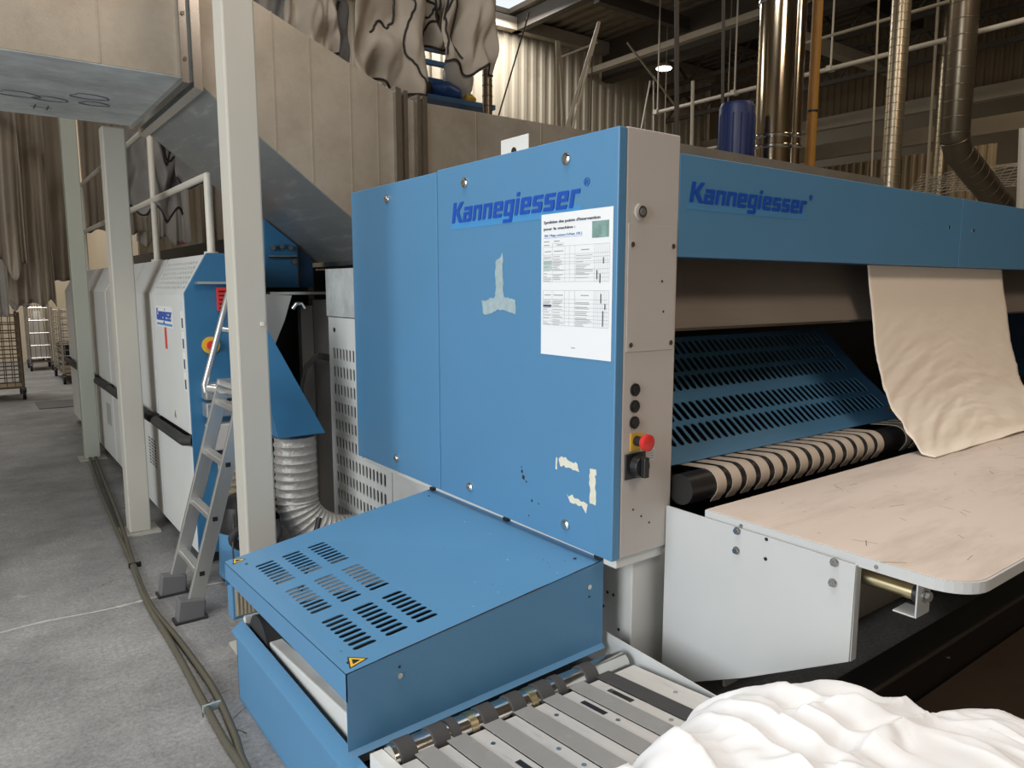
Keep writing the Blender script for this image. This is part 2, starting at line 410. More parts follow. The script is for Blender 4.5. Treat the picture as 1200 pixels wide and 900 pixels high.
# ------------------------------------------------------------------ main machine (feeder with side housing and long beam)
mm = thing('laundry_feeder', 'large blue and white laundry feeding machine with long blue front beam', 'machine', (1.8, 2.6, 0))
MB().box(1.69, 1.94, 1.69, 3.62, .66, 2.088).build('housing', M['white'], mm, bevel=.004)
MB().box(1.80, 1.975, 1.72, 3.52, 0, .66).build('base', M['white'], mm, bevel=.004)
for i, (y, z) in enumerate([(1.90, .60), (1.84, .50), (1.81, .50), (1.78, .38), (1.76, .30), (1.86, .44)]):
    inst('hole', 'bhole', lambda b: b.cyl((0, 0, 0), (.002, 0, 0), .006, 8), M['black'], mm, (1.7985, y, z))
# blue doors
def fside(y0, z0, x=1.6545):
    return lambda u, v, n: Vector((x - n, y0 - u, z0 + v))
def screw(b): b.cyl((0, 0, 0), (-.005, 0, 0), .021, 16); b.cyl((-.005, 0, 0), (-.013, 0, 0), .013, 6); b.cyl((-.005, 0, 0), (-.009, 0, 0), .019, 16, .014)
pw = MB().box(1.655, 1.69, 1.675, 2.7635, .697, 2.092).build('side_panel', M['blue'], mm, bevel=.004)
pn = MB().box(1.655, 1.69, 2.7685, 3.63, .697, 2.086).build('side_panel', M['blue'], mm, bevel=.004)
for par, y, z in ((pn, 3.222, 2.015), (pn, 3.181, .765), (pw, 2.545, 2.017), (pw, 1.922, 2.026), (pw, 2.524, .764), (pw, 1.908, .764)):
    inst('screw', 'pscrew', screw, M['chrome'], par, (1.655, y, z))
def brand(parent, f, w, h, bgm):
    back = MB(); P = [(-.02, -.03), (w * .93, -.03), (w * .955, h * .45), (w * .99, h * .45), (w * .99, h * .2), (w*.96, -.03)]
    q = [(-.012, -.024), (w * .995, -.024), (w * 1.0, h * .08), (-.006, h * .04)]
    back.add([f(u, v, .0004) for u, v in q], [(0, 1, 2, 3)]); back.build('logo_backing', bgm, parent)
    block_text('Kannegiesser', w, h, lambda u, v, n: f(u, v, n + .0012)).build('logo_lettering', M['logo'], parent)
    me = text_mesh('\u00ae', h * .34, h * .34, lambda u, v, n: f(w * 1.015 + u, h * .78 + v, n + .001))
    link('logo_mark', me, M['logo'], parent)
brand(pw, fside(2.645, 1.862), .80, .082, M['logobg'])
def blob(poly, parent, name, m, jag=.004, x=1.6545):
    pts = []
    for i in range(len(poly)):
        a, b = Vector(poly[i]), Vector(poly[(i + 1) % len(poly)]); k = max(1, int((b - a).length / .012))
        for j in range(k):
            p = a.lerp(b, j / k); pts.append((p.x + random.uniform(-jag, jag), p.y + random.uniform(-jag, jag)))
    mb = MB(); mb.prism(pts, 0, x - .0004, x); return mb.build(name, m, parent)
blob([(2.334, 1.70), (2.30, 1.712), (2.288, 1.735), (2.283, 1.565), (2.207, 1.552), (2.203, 1.502), (2.30, 1.516), (2.42, 1.492), (2.428, 1.545), (2.334, 1.565)], pw, 'tape_residue', M['residue'])
blob([(1.945, 1.008), (1.845, .996), (1.845, .968), (1.945, .975)], pw, 'tape_residue', M['residue2'], .006)
blob([(1.79, .99), (1.757, .995), (1.757, .872), (1.785, .868)], pw, 'tape_residue', M['residue2'], .005)
blob([(1.965, 1.0), (1.955, 1.0), (1.957, .955), (1.967, .955)], pw, 'tape_residue', M['residue2'], .003)
blob([(1.90, .872), (1.86, .878), (1.80, .862), (1.80, .838), (1.83, .848), (1.89, .855)], pw, 'tape_residue', M['residue2'], .008)
for y, z, s in ((2.16, .90, .010), (2.15, .875, .014), (2.135, .868, .006), (2.10, .80, .008), (2.06, .80, .005), (2.12, .74, .005), (2.165, .92, .005)):
    blob([(y, z), (y + s, z + s * .3), (y + s * .8, z + s * 1.5), (y - s * .2, z + s)], pw, 'paint_chip', M['rubber'], .001)
# grey end face and its controls
ep = MB().box(1.6905, 1.936, 1.675, 1.69, .70, 2.095).build('end_panel', M['grey'], mm, bevel=.004)
cp = MB().box(1.700, 1.925, 1.672, 1.675, 1.392, 1.80).build('cover_plate', M['grey'], mm, bevel=.001)
def sscrew(b): b.cyl((0, 0, 0), (0, -.004, 0), .0085, 12)
for x, z in ((1.717, 1.735), (1.908, 1.735), (1.717, 1.415), (1.908, 1.415)):
    inst('screw', 'sscrew', sscrew, M['chrome'], cp, (x, 1.672, z))
lk = MB().cyl((1.752, 1.675, 1.838), (1.752, 1.668, 1.838), .026, 20).build('lock', M['grey'], mm, True)
MB().cyl((1.752, 1.668, 1.838), (1.752, 1.662, 1.838), .019, 18).build('lock_ring', M['chrome'], lk, True)
MB().cyl((1.752, 1.662, 1.838), (1.752, 1.660, 1.838), .011, 14).build('lock_core', M['foot'], lk, True)
for z in (1.267, 1.212, 1.158):
    pb = MB(); pb.cyl((1.745, 1.675, z), (1.745, 1.669, z), .021, 18); pb.cyl((1.745, 1.669, z), (1.745, 1.663, z), .015, 16)
    pb.build('push_button', M['black'], mm, True)
es = MB().box(1.728, 1.782, 1.671, 1.675, 1.062, 1.122).build('emergency_plate', M['yellow'], mm, bevel=.001)
MB().cyl((1.755, 1.671, 1.096), (1.755, 1.635, 1.096), .017, 16).build('emergency_stem', M['black'], es, True)
bt = MB(); bt.tube([(1.757, 1.638, 1.096), (1.757, 1.630, 1.096), (1.757, 1.618, 1.096), (1.757, 1.614, 1.096)], [.024, .029, .028, .020], 20); bt.build('emergency_button', M['red'], es, True)
sw = MB().box(1.705, 1.800, 1.668, 1.675, .968, 1.055).build('main_switch', M['black'], mm, bevel=.003)
s2 = MB(); s2.cyl((1.757, 1.668, 1.012), (1.757, 1.640, 1.012), .038, 24, .034); s2.box(1.746, 1.768, 1.622, 1.642, .978, 1.046); s2.build('switch_knob', M['black'], sw, bevel=.003)
MB().box(1.80, 1.848, 1.673, 1.675, 1.018, 1.060).build('switch_plate', M['plate'], mm)
for i in range(4): MB().box(1.806, 1.842, 1.6722, 1.673, 1.026 + i * .008, 1.029 + i * .008).build('print_line', M['ink'], mm)
for x, z in ((1.86, 1.62), (1.87, 1.52), (1.83, .80), (1.79, .83), (1.75, .86)):
    inst('hole', 'ehole', lambda b: b.cyl((0, 0, 0), (0, -.0012, 0), .004, 8), M['black'], mm, (x, 1.6722 if z > 1.4 else 1.675, z))
MB().box(1.70, 1.94, 1.66, 1.672, .60, .697).build('foot_plate', M['white'], mm) if False else None
# white tab above the doors
tb = MB().box(1.80, 1.806, 2.32, 2.50, 2.08, 2.19).build('lifting_tab', M['white'], mm, bevel=.002)
MB().cyl((1.7995, 2.41, 2.135), (1.797, 2.41, 2.135), .016, 12).build('tab_hole', M['black'], tb)
# perforated rear panel, sheet above
pp = slot_panel(.80, 1.42, .006, [(.06 + .0, .10 + i * .112, 1, 1, .001, .001, .0005, .0005) for i in range(0)] +
                [(.05, .055 + i * .110, 15, 1, .046, .090, .026, .074) for i in range(11)], lambda u, v, w: Vector((1.793 + w, 4.31 - u, v)))
pr = pp.build('perforated_panel', M['white'], mm)
MB().cyl((1.793, 4.22, 1.345), (1.790, 4.22, 1.345), .014, 14).build('panel_lock', M['black'], pr, True)
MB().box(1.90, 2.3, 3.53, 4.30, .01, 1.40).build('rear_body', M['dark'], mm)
MB().box(1.80, 1.806, 3.66, 4.35, 1.425, 1.71).build('rear_sheet', M['galv2'], mm)
# beam
b1 = MB().box(1.9365, 4.055, 1.675, 1.70, 1.702, 2.04).build('beam_panel', M['blue'], mm, bevel=.003)
b2 = MB().box(4.059, 6.6, 1.675, 1.70, 1.702, 2.04).build('beam_panel', M['blue'], mm, bevel=.003)
brand(b1, lambda u, v, n: Vector((1.985 + u, 1.6745 - n, 1.885 + v)), .70, .068, M['logobg2'])
for par, x in ((b1, 3.92), (b2, 4.20)): inst('screw', 'sscrew', sscrew, M['chrome'], par, (x, 1.675, 1.893 if par is b1 else 1.89))
MB().box(1.945, 6.6, 1.70, 2.6, 1.985, 2.0).build('beam_top', M['navy'], mm)
MB().box(1.945, 6.6, 1.70, 1.76, 1.70, 1.71).build('beam_lip', M['navy'], mm)
MB().box(1.945, 6.6, 2.62, 2.66, .2, 2.0).build('inner_wall', M['darkmesh'], mm)
MB().box(6.6, 6.65, 1.675, 2.66, 0, 2.04).build('end_wall', M['navy'], mm)
MB().box(1.96, 3.82, 1.96, 2.04, 2.0, 2.15).build('top_rail', M['galv'], mm)
dp = MB(); dp.hexa([(1.945, 1.775, 1.452), (6.6, 1.775, 1.452), (6.6, 1.785, 1.452), (1.945, 1.785, 1.452), (1.945, 1.92, 1.74), (6.6, 1.92, 1.74), (6.6, 1.93, 1.74), (1.945, 1.93, 1.74)])
dp.build('deflector_plate', M['doctor'], mm)
MB().box(1.945, 6.6, 1.768, 1.788, 1.444, 1.454).build('plate_edge', M['steel'], mm)
# slotted blue guard, two bent sheets
def guard(y0, z0, y1, z1, rows, name):
    H_ = math.hypot(y1 - y0, z1 - z0); x0 = 1.95; W_ = 3.785 - x0
    nrm = Vector((0, -(z1 - z0), (y1 - y0))).normalized()
    def f(u, v, w):
        t = v / H_; return Vector((x0 + u, y0 + (y1 - y0) * t, z0 + (z1 - z0) * t)) - nrm * w
    bl = [(.05, v0, 38, 1, .0445, ch, .029, ch - .010) for v0, ch in rows]
    return slot_panel(W_, H_, .004, bl, f).build(name, M['blue'], mm)
g1 = guard(1.75, .957, 1.993, 1.151, [(.070, .105), (.185, .105)], 'slotted_guard')
g2 = guard(1.993, 1.151, 2.223, 1.376, [(.025, .09), (.12, .09), (.215, .09)], 'slotted_guard')
MB().prism([(1.75, .957), (1.993, 1.151), (2.223, 1.376), (2.26, 1.34), (2.0, 1.10), (1.76, .93)], 0, 3.786, 3.79).build('guard_cheek', M['blue'], mm)
def tri(parent, c, ux, uy, s, n):
    """small yellow warning triangle with black pictogram, on plane (ux,uy) with normal n"""
    c, ux, uy, n = Vector(c), Vector(ux).normalized(), Vector(uy).normalized(), Vector(n).normalized()
    def T(sc, h):
        vs = []
        for k in (0, 1):
            for a in (90, 210, 330): vs.append(c + (ux * math.cos(R(a)) + uy * math.sin(R(a))) * s * sc + n * (h if k else 0))
        return vs
    F_ = [(0, 1, 2), (3, 5, 4), (0, 3, 4, 1), (1, 4, 5, 2), (2, 5, 3, 0)]
    b = MB().add(T(1.0, .0006), F_).build('warning_sign', M['black'], parent)
    MB().add(T(.80, .0009), F_).build('warning_face', M['yellow'], parent)
    MB().add(T(.40, .0014), F_).build('warning_symbol', M['black'], parent)
gn = Vector((0, -.194, .243)).normalized(); gt = Vector((0, .243, .194)).normalized()
tri(mm, Vector((3.70, 1.75, .957)) + gt * .05 + gn * .001, (1, 0, 0), gt, .03, gn)
tri(mm, Vector((1.99, 1.75, .957)) + gt * .04 + gn * .001, (1, 0, 0), gt, .025, gn)
# roller with beige belts
MB().cyl((1.945, 1.64, .905), (6.6, 1.64, .905), .054, 28).build('feed_roller', M['black'], mm, True)
arc = [(1.612, .845)]
for a in range(225, 80, -15): arc.append((1.64 + .058 * math.cos(R(a)), .905 + .058 * math.sin(R(a))))
arc += [(1.70, .958), (1.78, .950), (1.9, .945)]
def belt(b, w=.051):
    vs = []; n = len(arc)
    for i, (y, z) in enumerate(arc):
        vs += [(0, y, z), (w, y, z), (0, y + (1.64 - y) * .05, z - .002 if y > 1.66 else z + (.905 - z) * .05), (w, y + (1.64 - y) * .05, z - .002 if y > 1.66 else z + (.905 - z) * .05)]
    fs = []
    for i in range(n - 1):
        a, c_ = 4 * i, 4 * i + 4
        fs += [(a, a+1, c_+1, c_), (a+2, c_+2, c_+3, a+3), (a, c_, c_+2, a+2), (a+1, a+3, c_+3, c_+1)]
    b.add(vs, fs)
for i in range(52):
    if i in (14, 15): continue
    inst('belt', 'fbelt', belt, M['beltw'], mm, (2.075 + i * .0855, 0, 0))
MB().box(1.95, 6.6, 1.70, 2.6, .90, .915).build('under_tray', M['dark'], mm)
MB().box(1.98, 6.6, 1.45, 1.46, .25, .82).build('apron_panel', M['plate'], mm)

# ------------------------------------------------------------------ feed table
ft = thing('feed_table', 'worn pinkish beige feed table with rounded corner and white edge', 'table', (3.0, 1.1, .84))
def table_poly(x0, x1, y0, y1, r):
    p = [(x0, y1)]
    for i in range(9):
        a = R(180 + 90 * i / 8); p.append((x0 + r + r * math.cos(a), y0 + r + r * math.sin(a)))
    return p + [(x1, y0), (x1, y1)]
MB().prism(table_poly(1.932, 6.6, .712, 1.515, .10), 2, .846, .868).build('tabletop', M['wood'], ft)
po = table_poly(1.925, 6.6, .705, 1.515, .107); pi_ = table_poly(1.9315, 6.6, .7115, 1.515, .1005)
et = MB(); n = len(po) - 2
for z0, z1 in ((.836, .8665),):
    vs = [(p[0], p[1], z) for z in (z0, z1) for p in po[:n+1]] + [(p[0], p[1], z) for z in (z0, z1) for p in pi_[:n+1]]
    m_ = n + 1; fs = []
    for i in range(n):
        fs += [(i, i+1, m_+i+1, m_+i), (2*m_+i, 3*m_+i, 3*m_+i+1, 2*m_+i+1), (m_+i, m_+i+1, 3*m_+i+1, 3*m_+i), (i, 2*m_+i, 2*m_+i+1, i+1)]
    et.add(vs, fs)
et.build('edge_trim', M['plate'], ft)
MB().box(2.05, 6.6, .83, 1.50, .832, .846).build('under_board', M['slat'], ft)
sp = MB(); sp.prism([(1.672, .846), (.99, .842), (.993, .56), (1.33, .36), (1.672, .18)], 0, 1.912, 1.918)
sp.box(1.918, 1.945, .99, .996, .56, .842)
side = sp.build('side_plate', M['plate'], ft)
def hexbolt(b): b.cyl((0, 0, 0), (-.002, 0, 0), .013, 14); b.cyl((-.002, 0, 0), (-.010, 0, 0), .010, 6)
for p in ((864, 622), (863, 645), (978, 659), (976, 683)):
    q = onX(*p, 1.911); inst('bolt', 'hexbolt', hexbolt, M['steel'], side, q)
for p in ((898, 632), (897, 655)):
    q = onX(*p, 1.911); inst('hole', 'bhole', None, M['black'], side, (1.9105, q.y, q.z))
for p in ((869, 612), (1027, 665)):
    q = onX(*p, 1.925); inst('rivet', 'rivet', lambda b: b.cyl((0, 0, 0), (-.003, 0, 0), .006, 10), M['steel'], ft, (1.925, q.y, .851))
MB().cyl((1.985, 1.10, .790), (1.985, .85, .790), .021, 18).build('support_tube', M['zinc'], ft, True)
MB().cyl((1.985, .862, .790), (1.985, .845, .790), .024, 18).build('tube_collar', M['black'], ft, True)
br = MB(); br.box(1.945, 2.02, .838, .843, .735, .836); br.box(1.945, 2.02, .843, .90, .735, .740)
bk = br.build('bracket', M['plate'], ft, bevel=.002)
MB().cyl((1.985, .838, .790), (1.985, .822, .790), .014, 6).build('bolt', M['steel'], bk)
MB().cyl((1.985, .838, .790), (1.985, .834, .790), .020, 18).build('washer', M['steel'], bk, True)
random.seed(21)
for i in range(90):     # scratches in the board
    x = random.uniform(1.97, 4.2); y = random.uniform(.78, 1.42); ln = random.choice((.01, .015, .03, .05, .07)); a = random.uniform(0, 3.1)
    dx, dy = math.cos(a) * ln, math.sin(a) * ln; w = random.uniform(.001, .0026)
    MB().add([(x, y, .8684), (x + dx, y + dy, .8684), (x + dx - dy / ln * w, y + dy + dx / ln * w, .8684), (x - dy / ln * w, y + dx / ln * w, .8684)], [(0, 1, 2, 3)]).build('scratch', M['scratch'], ft)

# ------------------------------------------------------------------ low dark conveyor under the table
lc = thing('low_conveyor', 'dark low conveyor lying on the floor beneath the feed table', 'conveyor', (3.5, 1.0, 0))
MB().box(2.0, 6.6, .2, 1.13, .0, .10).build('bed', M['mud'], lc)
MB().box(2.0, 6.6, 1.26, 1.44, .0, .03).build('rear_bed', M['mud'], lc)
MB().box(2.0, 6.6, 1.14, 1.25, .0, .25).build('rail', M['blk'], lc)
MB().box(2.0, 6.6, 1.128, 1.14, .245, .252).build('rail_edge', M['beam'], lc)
for x in (2.95, 3.05): MB().cyl((x, 1.14, .18 - (x - 2.95)), (x, 1.136, .18 - (x - 2.95)), .006, 8).build('bolt', M['steel'], lc)
# ------------------------------------------------------------------ vented hood bolted to the side of the machine
hd = thing('vent_hood', 'sloping blue sheet metal hood with nine groups of vent slots', 'hood', (1.2, 2.3, .5))
HX0, HX1, HY0, HY1 = .745, 1.69, 1.75, 2.905
def hz(x, y):
    t = (x - HX0) / (1.665 - HX0); zf = .527 + (2.905 - y) / 1.155 * .045
    za = .664 + (2.905 - y) / 1.155 * .010
    return zf + (za - zf) * t
def fh(u, v, w): x, y = HX0 + u, HY0 + v; return Vector((x, y, hz(x, y) - w))
bl = [(.815 - HX0 + i * .1035 - .006, y0 - HY0, 1, 8, .084, .0325, .074, .0205) for i in range(3) for y0 in (1.842, 2.164, 2.492)]
tp = slot_panel(HX1 - HX0, HY1 - HY0, .003, bl, fh).build('top_sheet', M['blue'], hd)
nf = MB(); xs = [HX0 + (HX1 - HX0) * i / 10 for i in range(11)]
low = lambda x: .345 + (x - HX0) * .032
for a, b in zip(xs, xs[1:]):
    nf.hexa([(a, 1.75, low(a)), (b, 1.75, low(b)), (b, 1.753, low(b)), (a, 1.753, low(a)), (a, 1.75, hz(a, 1.75)), (b, 1.75, hz(b, 1.75)), (b, 1.753, hz(b, 1.75)), (a, 1.753, hz(a, 1.75))])
    nf.hexa([(a, 1.735, low(a) - .012), (b, 1.735, low(b) - .012), (b, 1.738, low(b) - .012), (a, 1.738, low(a) - .012), (a, 1.75, low(a)), (b, 1.75, low(b)), (b, 1.753, low(b)), (a, 1.753, low(a))])
nf.build('end_sheet', M['blue'], hd)
ff = MB(); ff.hexa([(HX0, 2.902, .43), (HX1, 2.902, .45), (HX1, 2.905, .45), (HX0, 2.905, .43), (HX0, 2.902, hz(HX0, 2.9)), (HX1, 2.902, hz(HX1, 2.9)), (HX1, 2.905, hz(HX1, 2.9)), (HX0, 2.905, hz(HX0, 2.9))])
ff.build('rear_sheet', M['blue'], hd)
MB().hexa([(HX0, 1.75, .490), (HX0 + .003, 1.75, .490), (HX0 + .003, 2.905, .458), (HX0, 2.905, .458), (HX0, 1.75, .572), (HX0 + .003, 1.75, .572), (HX0 + .003, 2.905, .527), (HX0, 2.905, .527)]).build('front_lip', M['blue'], hd)
for x, z in ((.905, .515), (1.625, .595)):
    inst('screw', 'sscrew', sscrew, M['chrome'], hd, (x, 1.75, z))
    inst('hole', 'ehole', None, M['black'], hd, (x, 1.7495, z + (.026 if x < 1 else -.035)))
for x, y in ((1.63, 2.83), (1.63, 1.83), (.80, 2.80), (.775, 1.80)):
    inst('hole', 'thole', lambda b: b.cyl((0, 0, 0), (0, 0, .0012), .006, 10), M['black'], hd, (x, y, hz(x, y)))
for y in (2.88, 2.3, 1.765): MB().box(1.672, 1.692, y - .014, y + .014, hz(1.68, y), hz(1.68, y) + .014).build('hinge', M['black'], hd)
wear = MB()
for i in range(90):
    a = HX0 + (HX1 - HX0) * i / 90; b_ = HX0 + (HX1 - HX0) * (i + 1) / 90; w = .0060 * max(0, noise.noise((a * 7, 3, 0)) + .22)
    if w > .0004: wear.add([(a, 1.7492, hz(a, 1.75) + .0006), (b_, 1.7492, hz(b_, 1.75) + .0006), (b_, 1.7492 + w, hz(b_, 1.75) + .0008), (a, 1.7492 + w, hz(a, 1.75) + .0008), (b_, 1.7492, hz(b_, 1.75) - w), (a, 1.7492, hz(a, 1.75) - w)], [(0, 1, 2, 3), (0, 5, 4, 1)])
wear.build('edge_wear', M['rubber'], hd)['kind'] = 'stuff'
random.seed(9)
for i in range(26):
    x, y = random.uniform(.77, 1.63), random.uniform(1.78, 2.88)
    if .80 < x < 1.13: continue
    s_ = random.uniform(.002, .005); z = hz(x, y) + .0006
    MB().add([(x, y, z), (x + s_, y + s_ * .4, z), (x + s_ * .7, y + s_ * 1.3, z), (x - s_ * .3, y + s_, z)], [(0, 1, 2, 3)]).build('paint_chip', M['sticker'] if i % 2 else M['rubber'], hd)
tn = Vector((-.12, .03, 1)).normalized()
tri(hd, (.79, 1.79, hz(.79, 1.79) + .001), (.97, .2, .11), (-.2, .97, 0), .036, tn)
tri(hd, (.785, 2.865, hz(.785, 2.865) + .001), (.97, .2, .11), (-.2, .97, 0), .034, tn)

# ------------------------------------------------------------------ delivery conveyor below the hood
cv = thing('delivery_conveyor', 'belt conveyor with aluminium slats and blue trough below the vented hood', 'conveyor', (1.2, 1.8, 0))
TB = .10
def bz(y): return .35 + (1.68 - y) * TB
q = MB()
def quadprism(mb, a, b, c_, d, t):
    """thin plate a-b-c-d (in order), thickness vector t"""
    t = Vector(t); P = [Vector(p) for p in (a, b, c_, d)]
    return mb.hexa([p + t for p in P] + P)
q = MB(); quadprism(q, (.748, 2.80, .285), (.748, .55, .285), (.748, .55, 0), (.748, 2.80, 0), (.004, 0, 0))
quadprism(q, (.748, 2.80, 0), (1.65, 2.80, 0), (1.65, 2.80, .28), (.748, 2.80, .28), (0, -.004, 0))
q.build('trough_side', M['blue'], cv)
q = MB(); quadprism(q, (.736, 2.815, .282), (.778, 2.815, .312), (.778, .55, .312), (.736, .55, .282), (.004, 0, -.004))
quadprism(q, (.736, 2.815, .282), (.736, .55, .282), (.736, .55, .270), (.736, 2.815, .270), (.004, 0, 0))
q.build('trough_edge', M['blue'], cv)
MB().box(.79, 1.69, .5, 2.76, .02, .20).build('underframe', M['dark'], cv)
MB().box(.778, .90, 2.78, 2.80, .20, .335).build('corner_bracket', M['white'], cv, bevel=.004)
MB().cyl((.79, 2.66, .275), (1.66, 2.66, .275), .105, 32).build('drum', M['rubber'], cv, True)
MB().box(.79, 1.66, 1.75, 2.66, .20, .24).build('return_belt', M['rubber'], cv)
q = MB(); q.hexa([(.80, 2.60, .235), (.85, 2.60, .235), (.85, 1.80, .26), (.80, 1.80, .26), (.80, 2.60, .312), (.85, 2.60, .312), (.85, 1.80, .378), (.80, 1.80, .378)])
arm = q.build('side_arm', M['white'], cv, bevel=.005)
MB().cyl((.80, 2.57, .285), (.792, 2.57, .285), .013, 12).build('bolt', M['steel'], arm)
MB().cyl((.823, 1.655, .343), (1.69, 1.655, .343), .040, 24).build('roller', M['chrome'], cv, True)
BX = [.862, .965, 1.012, 1.128, 1.232, 1.340, 1.400, 1.525]
def rbelt(b):
    b.tube([(-.026, 0, 0), (-.024, 0, 0), (.024, 0, 0), (.026, 0, 0)], [.042, .0455, .0455, .042], 24)
for i, x in enumerate(BX):
    inst('roller_belt', 'rbelt', rbelt, M['beltd'], cv, (x, 1.655, .343), scale=(1, 1, 1) if i not in (2, 6) else (.55, 1, 1))
for x in (1.075, 1.29): inst('roller_ring', 'rring', lambda b: b.tube([(-.012, 0, 0), (.012, 0, 0)], .0425, 24), M['zinc'], cv, (x, 1.655, .343))
def bar(mb, x0, x1, y0, y1, h, t=.006):
    return mb.hexa([(x0, y0, bz(y0) + h - t), (x1, y0, bz(y0) + h - t), (x1, y1, bz(y1) + h - t), (x0, y1, bz(y1) + h - t), (x0, y0, bz(y0) + h), (x1, y0, bz(y0) + h), (x1, y1, bz(y1) + h), (x0, y1, bz(y1) + h)])
belts = [.905, 1.005, 1.125, 1.235, 1.345, 1.455, 1.565]
bar(MB(), .785, .822, .45, 1.70, .004, .12).build('side_frame', M['white'], cv)
edges = [.823] + belts + [1.69]
for i in range(len(edges) - 1):
    x0 = edges[i] + (.032 if i else 0); x1 = edges[i + 1] - (.032 if i < len(belts) else 0)
    s = bar(MB(), x0, x1, .45, 1.60, 0).build('slat', M['slat'], cv)
    if x1 - x0 > .02:
        xm = (x0 + x1) / 2
        for y in (1.52 - (i % 2) * .14, 1.28 - (i % 3) * .08): inst('bolt', 'slatbolt', lambda b: b.cyl((0, 0, 0), (0, 0, .002), .007, 10), M['steel'], s, (xm, y, bz(y)))
        if i in (2, 5, 6):
            y = 1.36 if i == 2 else 1.48; k = MB(); bar(k, xm - .009, xm + .009, y - .05, y + .05, .0012, .001); k.build('slot', M['black'], s)
for i, x in enumerate(belts):
    k = MB(); bar(k, x - .030, x + .030, .45, 1.635, .005, .003); k.build('belt', M['beltd'] if i == 6 else M['beltg'], cv)
    MB().cyl((x - .028, 1.60, bz(1.6) - .02), (x + .028, 1.60, bz(1.6) - .02), .02, 14).build('nose_roller', M['steel'], cv, True)
k = MB(); quadprism(k, (1.72, 1.765, .40), (1.72, 1.765, .23), (1.72, .6, .32), (1.72, .6, .36), (.004, 0, 0)); k.build('guide_plate', M['plate'], cv)
MB().box(1.68, 1.80, 1.60, 1.78, .2, .26).build('guide_foot', M['black'], cv)

# ------------------------------------------------------------------ notice sheet on the door
PX = 1.6535
ns = thing('notice_sheet', 'white printed maintenance sheet stuck on the wide blue door', 'paper', (PX, 1.87, 1.36))
fp = fside(2.052, 1.364, PX)
def prect(mb, u0, v0, u1, v1, n=.0010): mb.add([fp(u0, v0, n), fp(u1, v0, n), fp(u1, v1, n), fp(u0, v1, n)], [(0, 1, 2, 3)])
PW, PH = .358, .488
q = MB(); quadprism(q, fp(0, 0, .0003), fp(PW, 0, .0003), fp(PW, PH, .0003), fp(0, PH, .0003), (.0012, 0, 0)); q.build('sheet', M['paper'], ns)
def pt(txt, u, v, w, h, m, sh=0, bold=0): link('lettering', text_mesh(txt, w, h, lambda a, b, n: fp(u + a, v + b, .0011 + n), shear=sh, bold=bold), m, ns)
pt("Synth\u00e8se des points d'intervention", .015, .452, .285, .013, M['inkd'], bold=.02)
pt('pour la machine :', .015, .430, .165, .012, M['inkd'], bold=.02)
pt('TRE / Pliage conteurs FoMatic 370-2', .015, .408, .20, .010, M['inkb'])
q = MB(); prect(q, .015, .4055, .215, .4065); q.build('underline', M['inkb'], ns)
q = MB(); prect(q, .262, .395, .34, .448); q.build('photograph', M['photo'], ns)
ln = MB()
def table_print(v0, v1, hdr, rows):
    cols = [.012, .062, .128, .152, .180, .275, .344]
    for u in cols: prect(ln, u, v0, u + .0008, v1)
    for v in [v0, v1, v1 - hdr] + rows: prect(ln, .012, v, .344, v + .0008)
    for k in range(1, 7): prect(ln, .275 + k * .0099, v0, .2756 + k * .0099, v1)
table_print(.255, .375, .028, [.268, .281, .295, .315, .322, .335])
table_print(.105, .225, .030, [.118, .130, .142, .155, .168, .182])
prect(ln, .062, .385, .12, .3858); prect(ln, .062, .375, .0628, .3858); prect(ln, .12, .375, .1208, .3858)
ln.build('table_lines', M['ink'], ns)
tx = MB(); random.seed(5)
for v0, v1 in ((.257, .345), (.107, .195)):
    v = v0
    while v < v1:
        for a, b in ((.015, .058), (.066, .124), (.184, .270)):
            if random.random() < .75: prect(tx, a, v, a + (b - a) * random.uniform(.4, 1), v + .0018)
        v += .0052
for v in (.358, .208):
    for a, b in ((.02, .055), (.07, .12), (.21, .25)): prect(tx, a, v, b, v + .003)
for a, v in ((.015, .392), (.07, .392), (.015, .380), (.085, .379)): prect(tx, a, v, a + .03, v + .003)
prect(tx, .165, .030, .185, .033)
tx.build('small_print', M['ink'], ns)['kind'] = 'stuff'
q = MB()
for v in (.315, .297): prect(q, .0135, v, .060, v + .014, .0008)
q.build('green_cell', M['inkg'], ns)
q = MB()
for u, v, h in ((.315, .312, .02), (.285, .262, .03), (.30, .25, .03), (.305, .185, .03), (.325, .165, .018), (.315, .11, .05)): prect(q, u, v, u + .005, v + h, .0013)
prect(q, .013, .168, .058, .176, .0013)
q.build('dark_mark', M['inkd'], ns)['kind'] = 'stuff'

# ------------------------------------------------------------------ cloths on the machine
def cloth_grid(name, f, nu, nv, m, parent=None, th=.004):
    mb = MB(); vs = [f(i / nu, j / nv) for j in range(nv + 1) for i in range(nu + 1)]
    mb.add(vs, [(j*(nu+1)+i, j*(nu+1)+i+1, (j+1)*(nu+1)+i+1, (j+1)*(nu+1)+i) for j in range(nv) for i in range(nu)])
    me = bpy.data.meshes.new(name); me.from_pydata(mb.v, [], mb.f); me.update(); me.materials.append(m)
    for p in me.polygons: p.use_smooth = True
    o = bpy.data.objects.new(name, me); COL.objects.link(o)
    if th:
        md = o.modifiers.new('thickness', 'SOLIDIFY'); md.thickness = th; md.offset = 0
    if parent is not None: attach(o, parent)
    return o
path = [(1.80, 1.90), (1.757, 1.73), (1.735, 1.60), (1.706, 1.465), (1.671, 1.281), (1.612, 1.093), (1.548, .996), (1.500, .935), (1.455, .885), (1.40, .8735)]
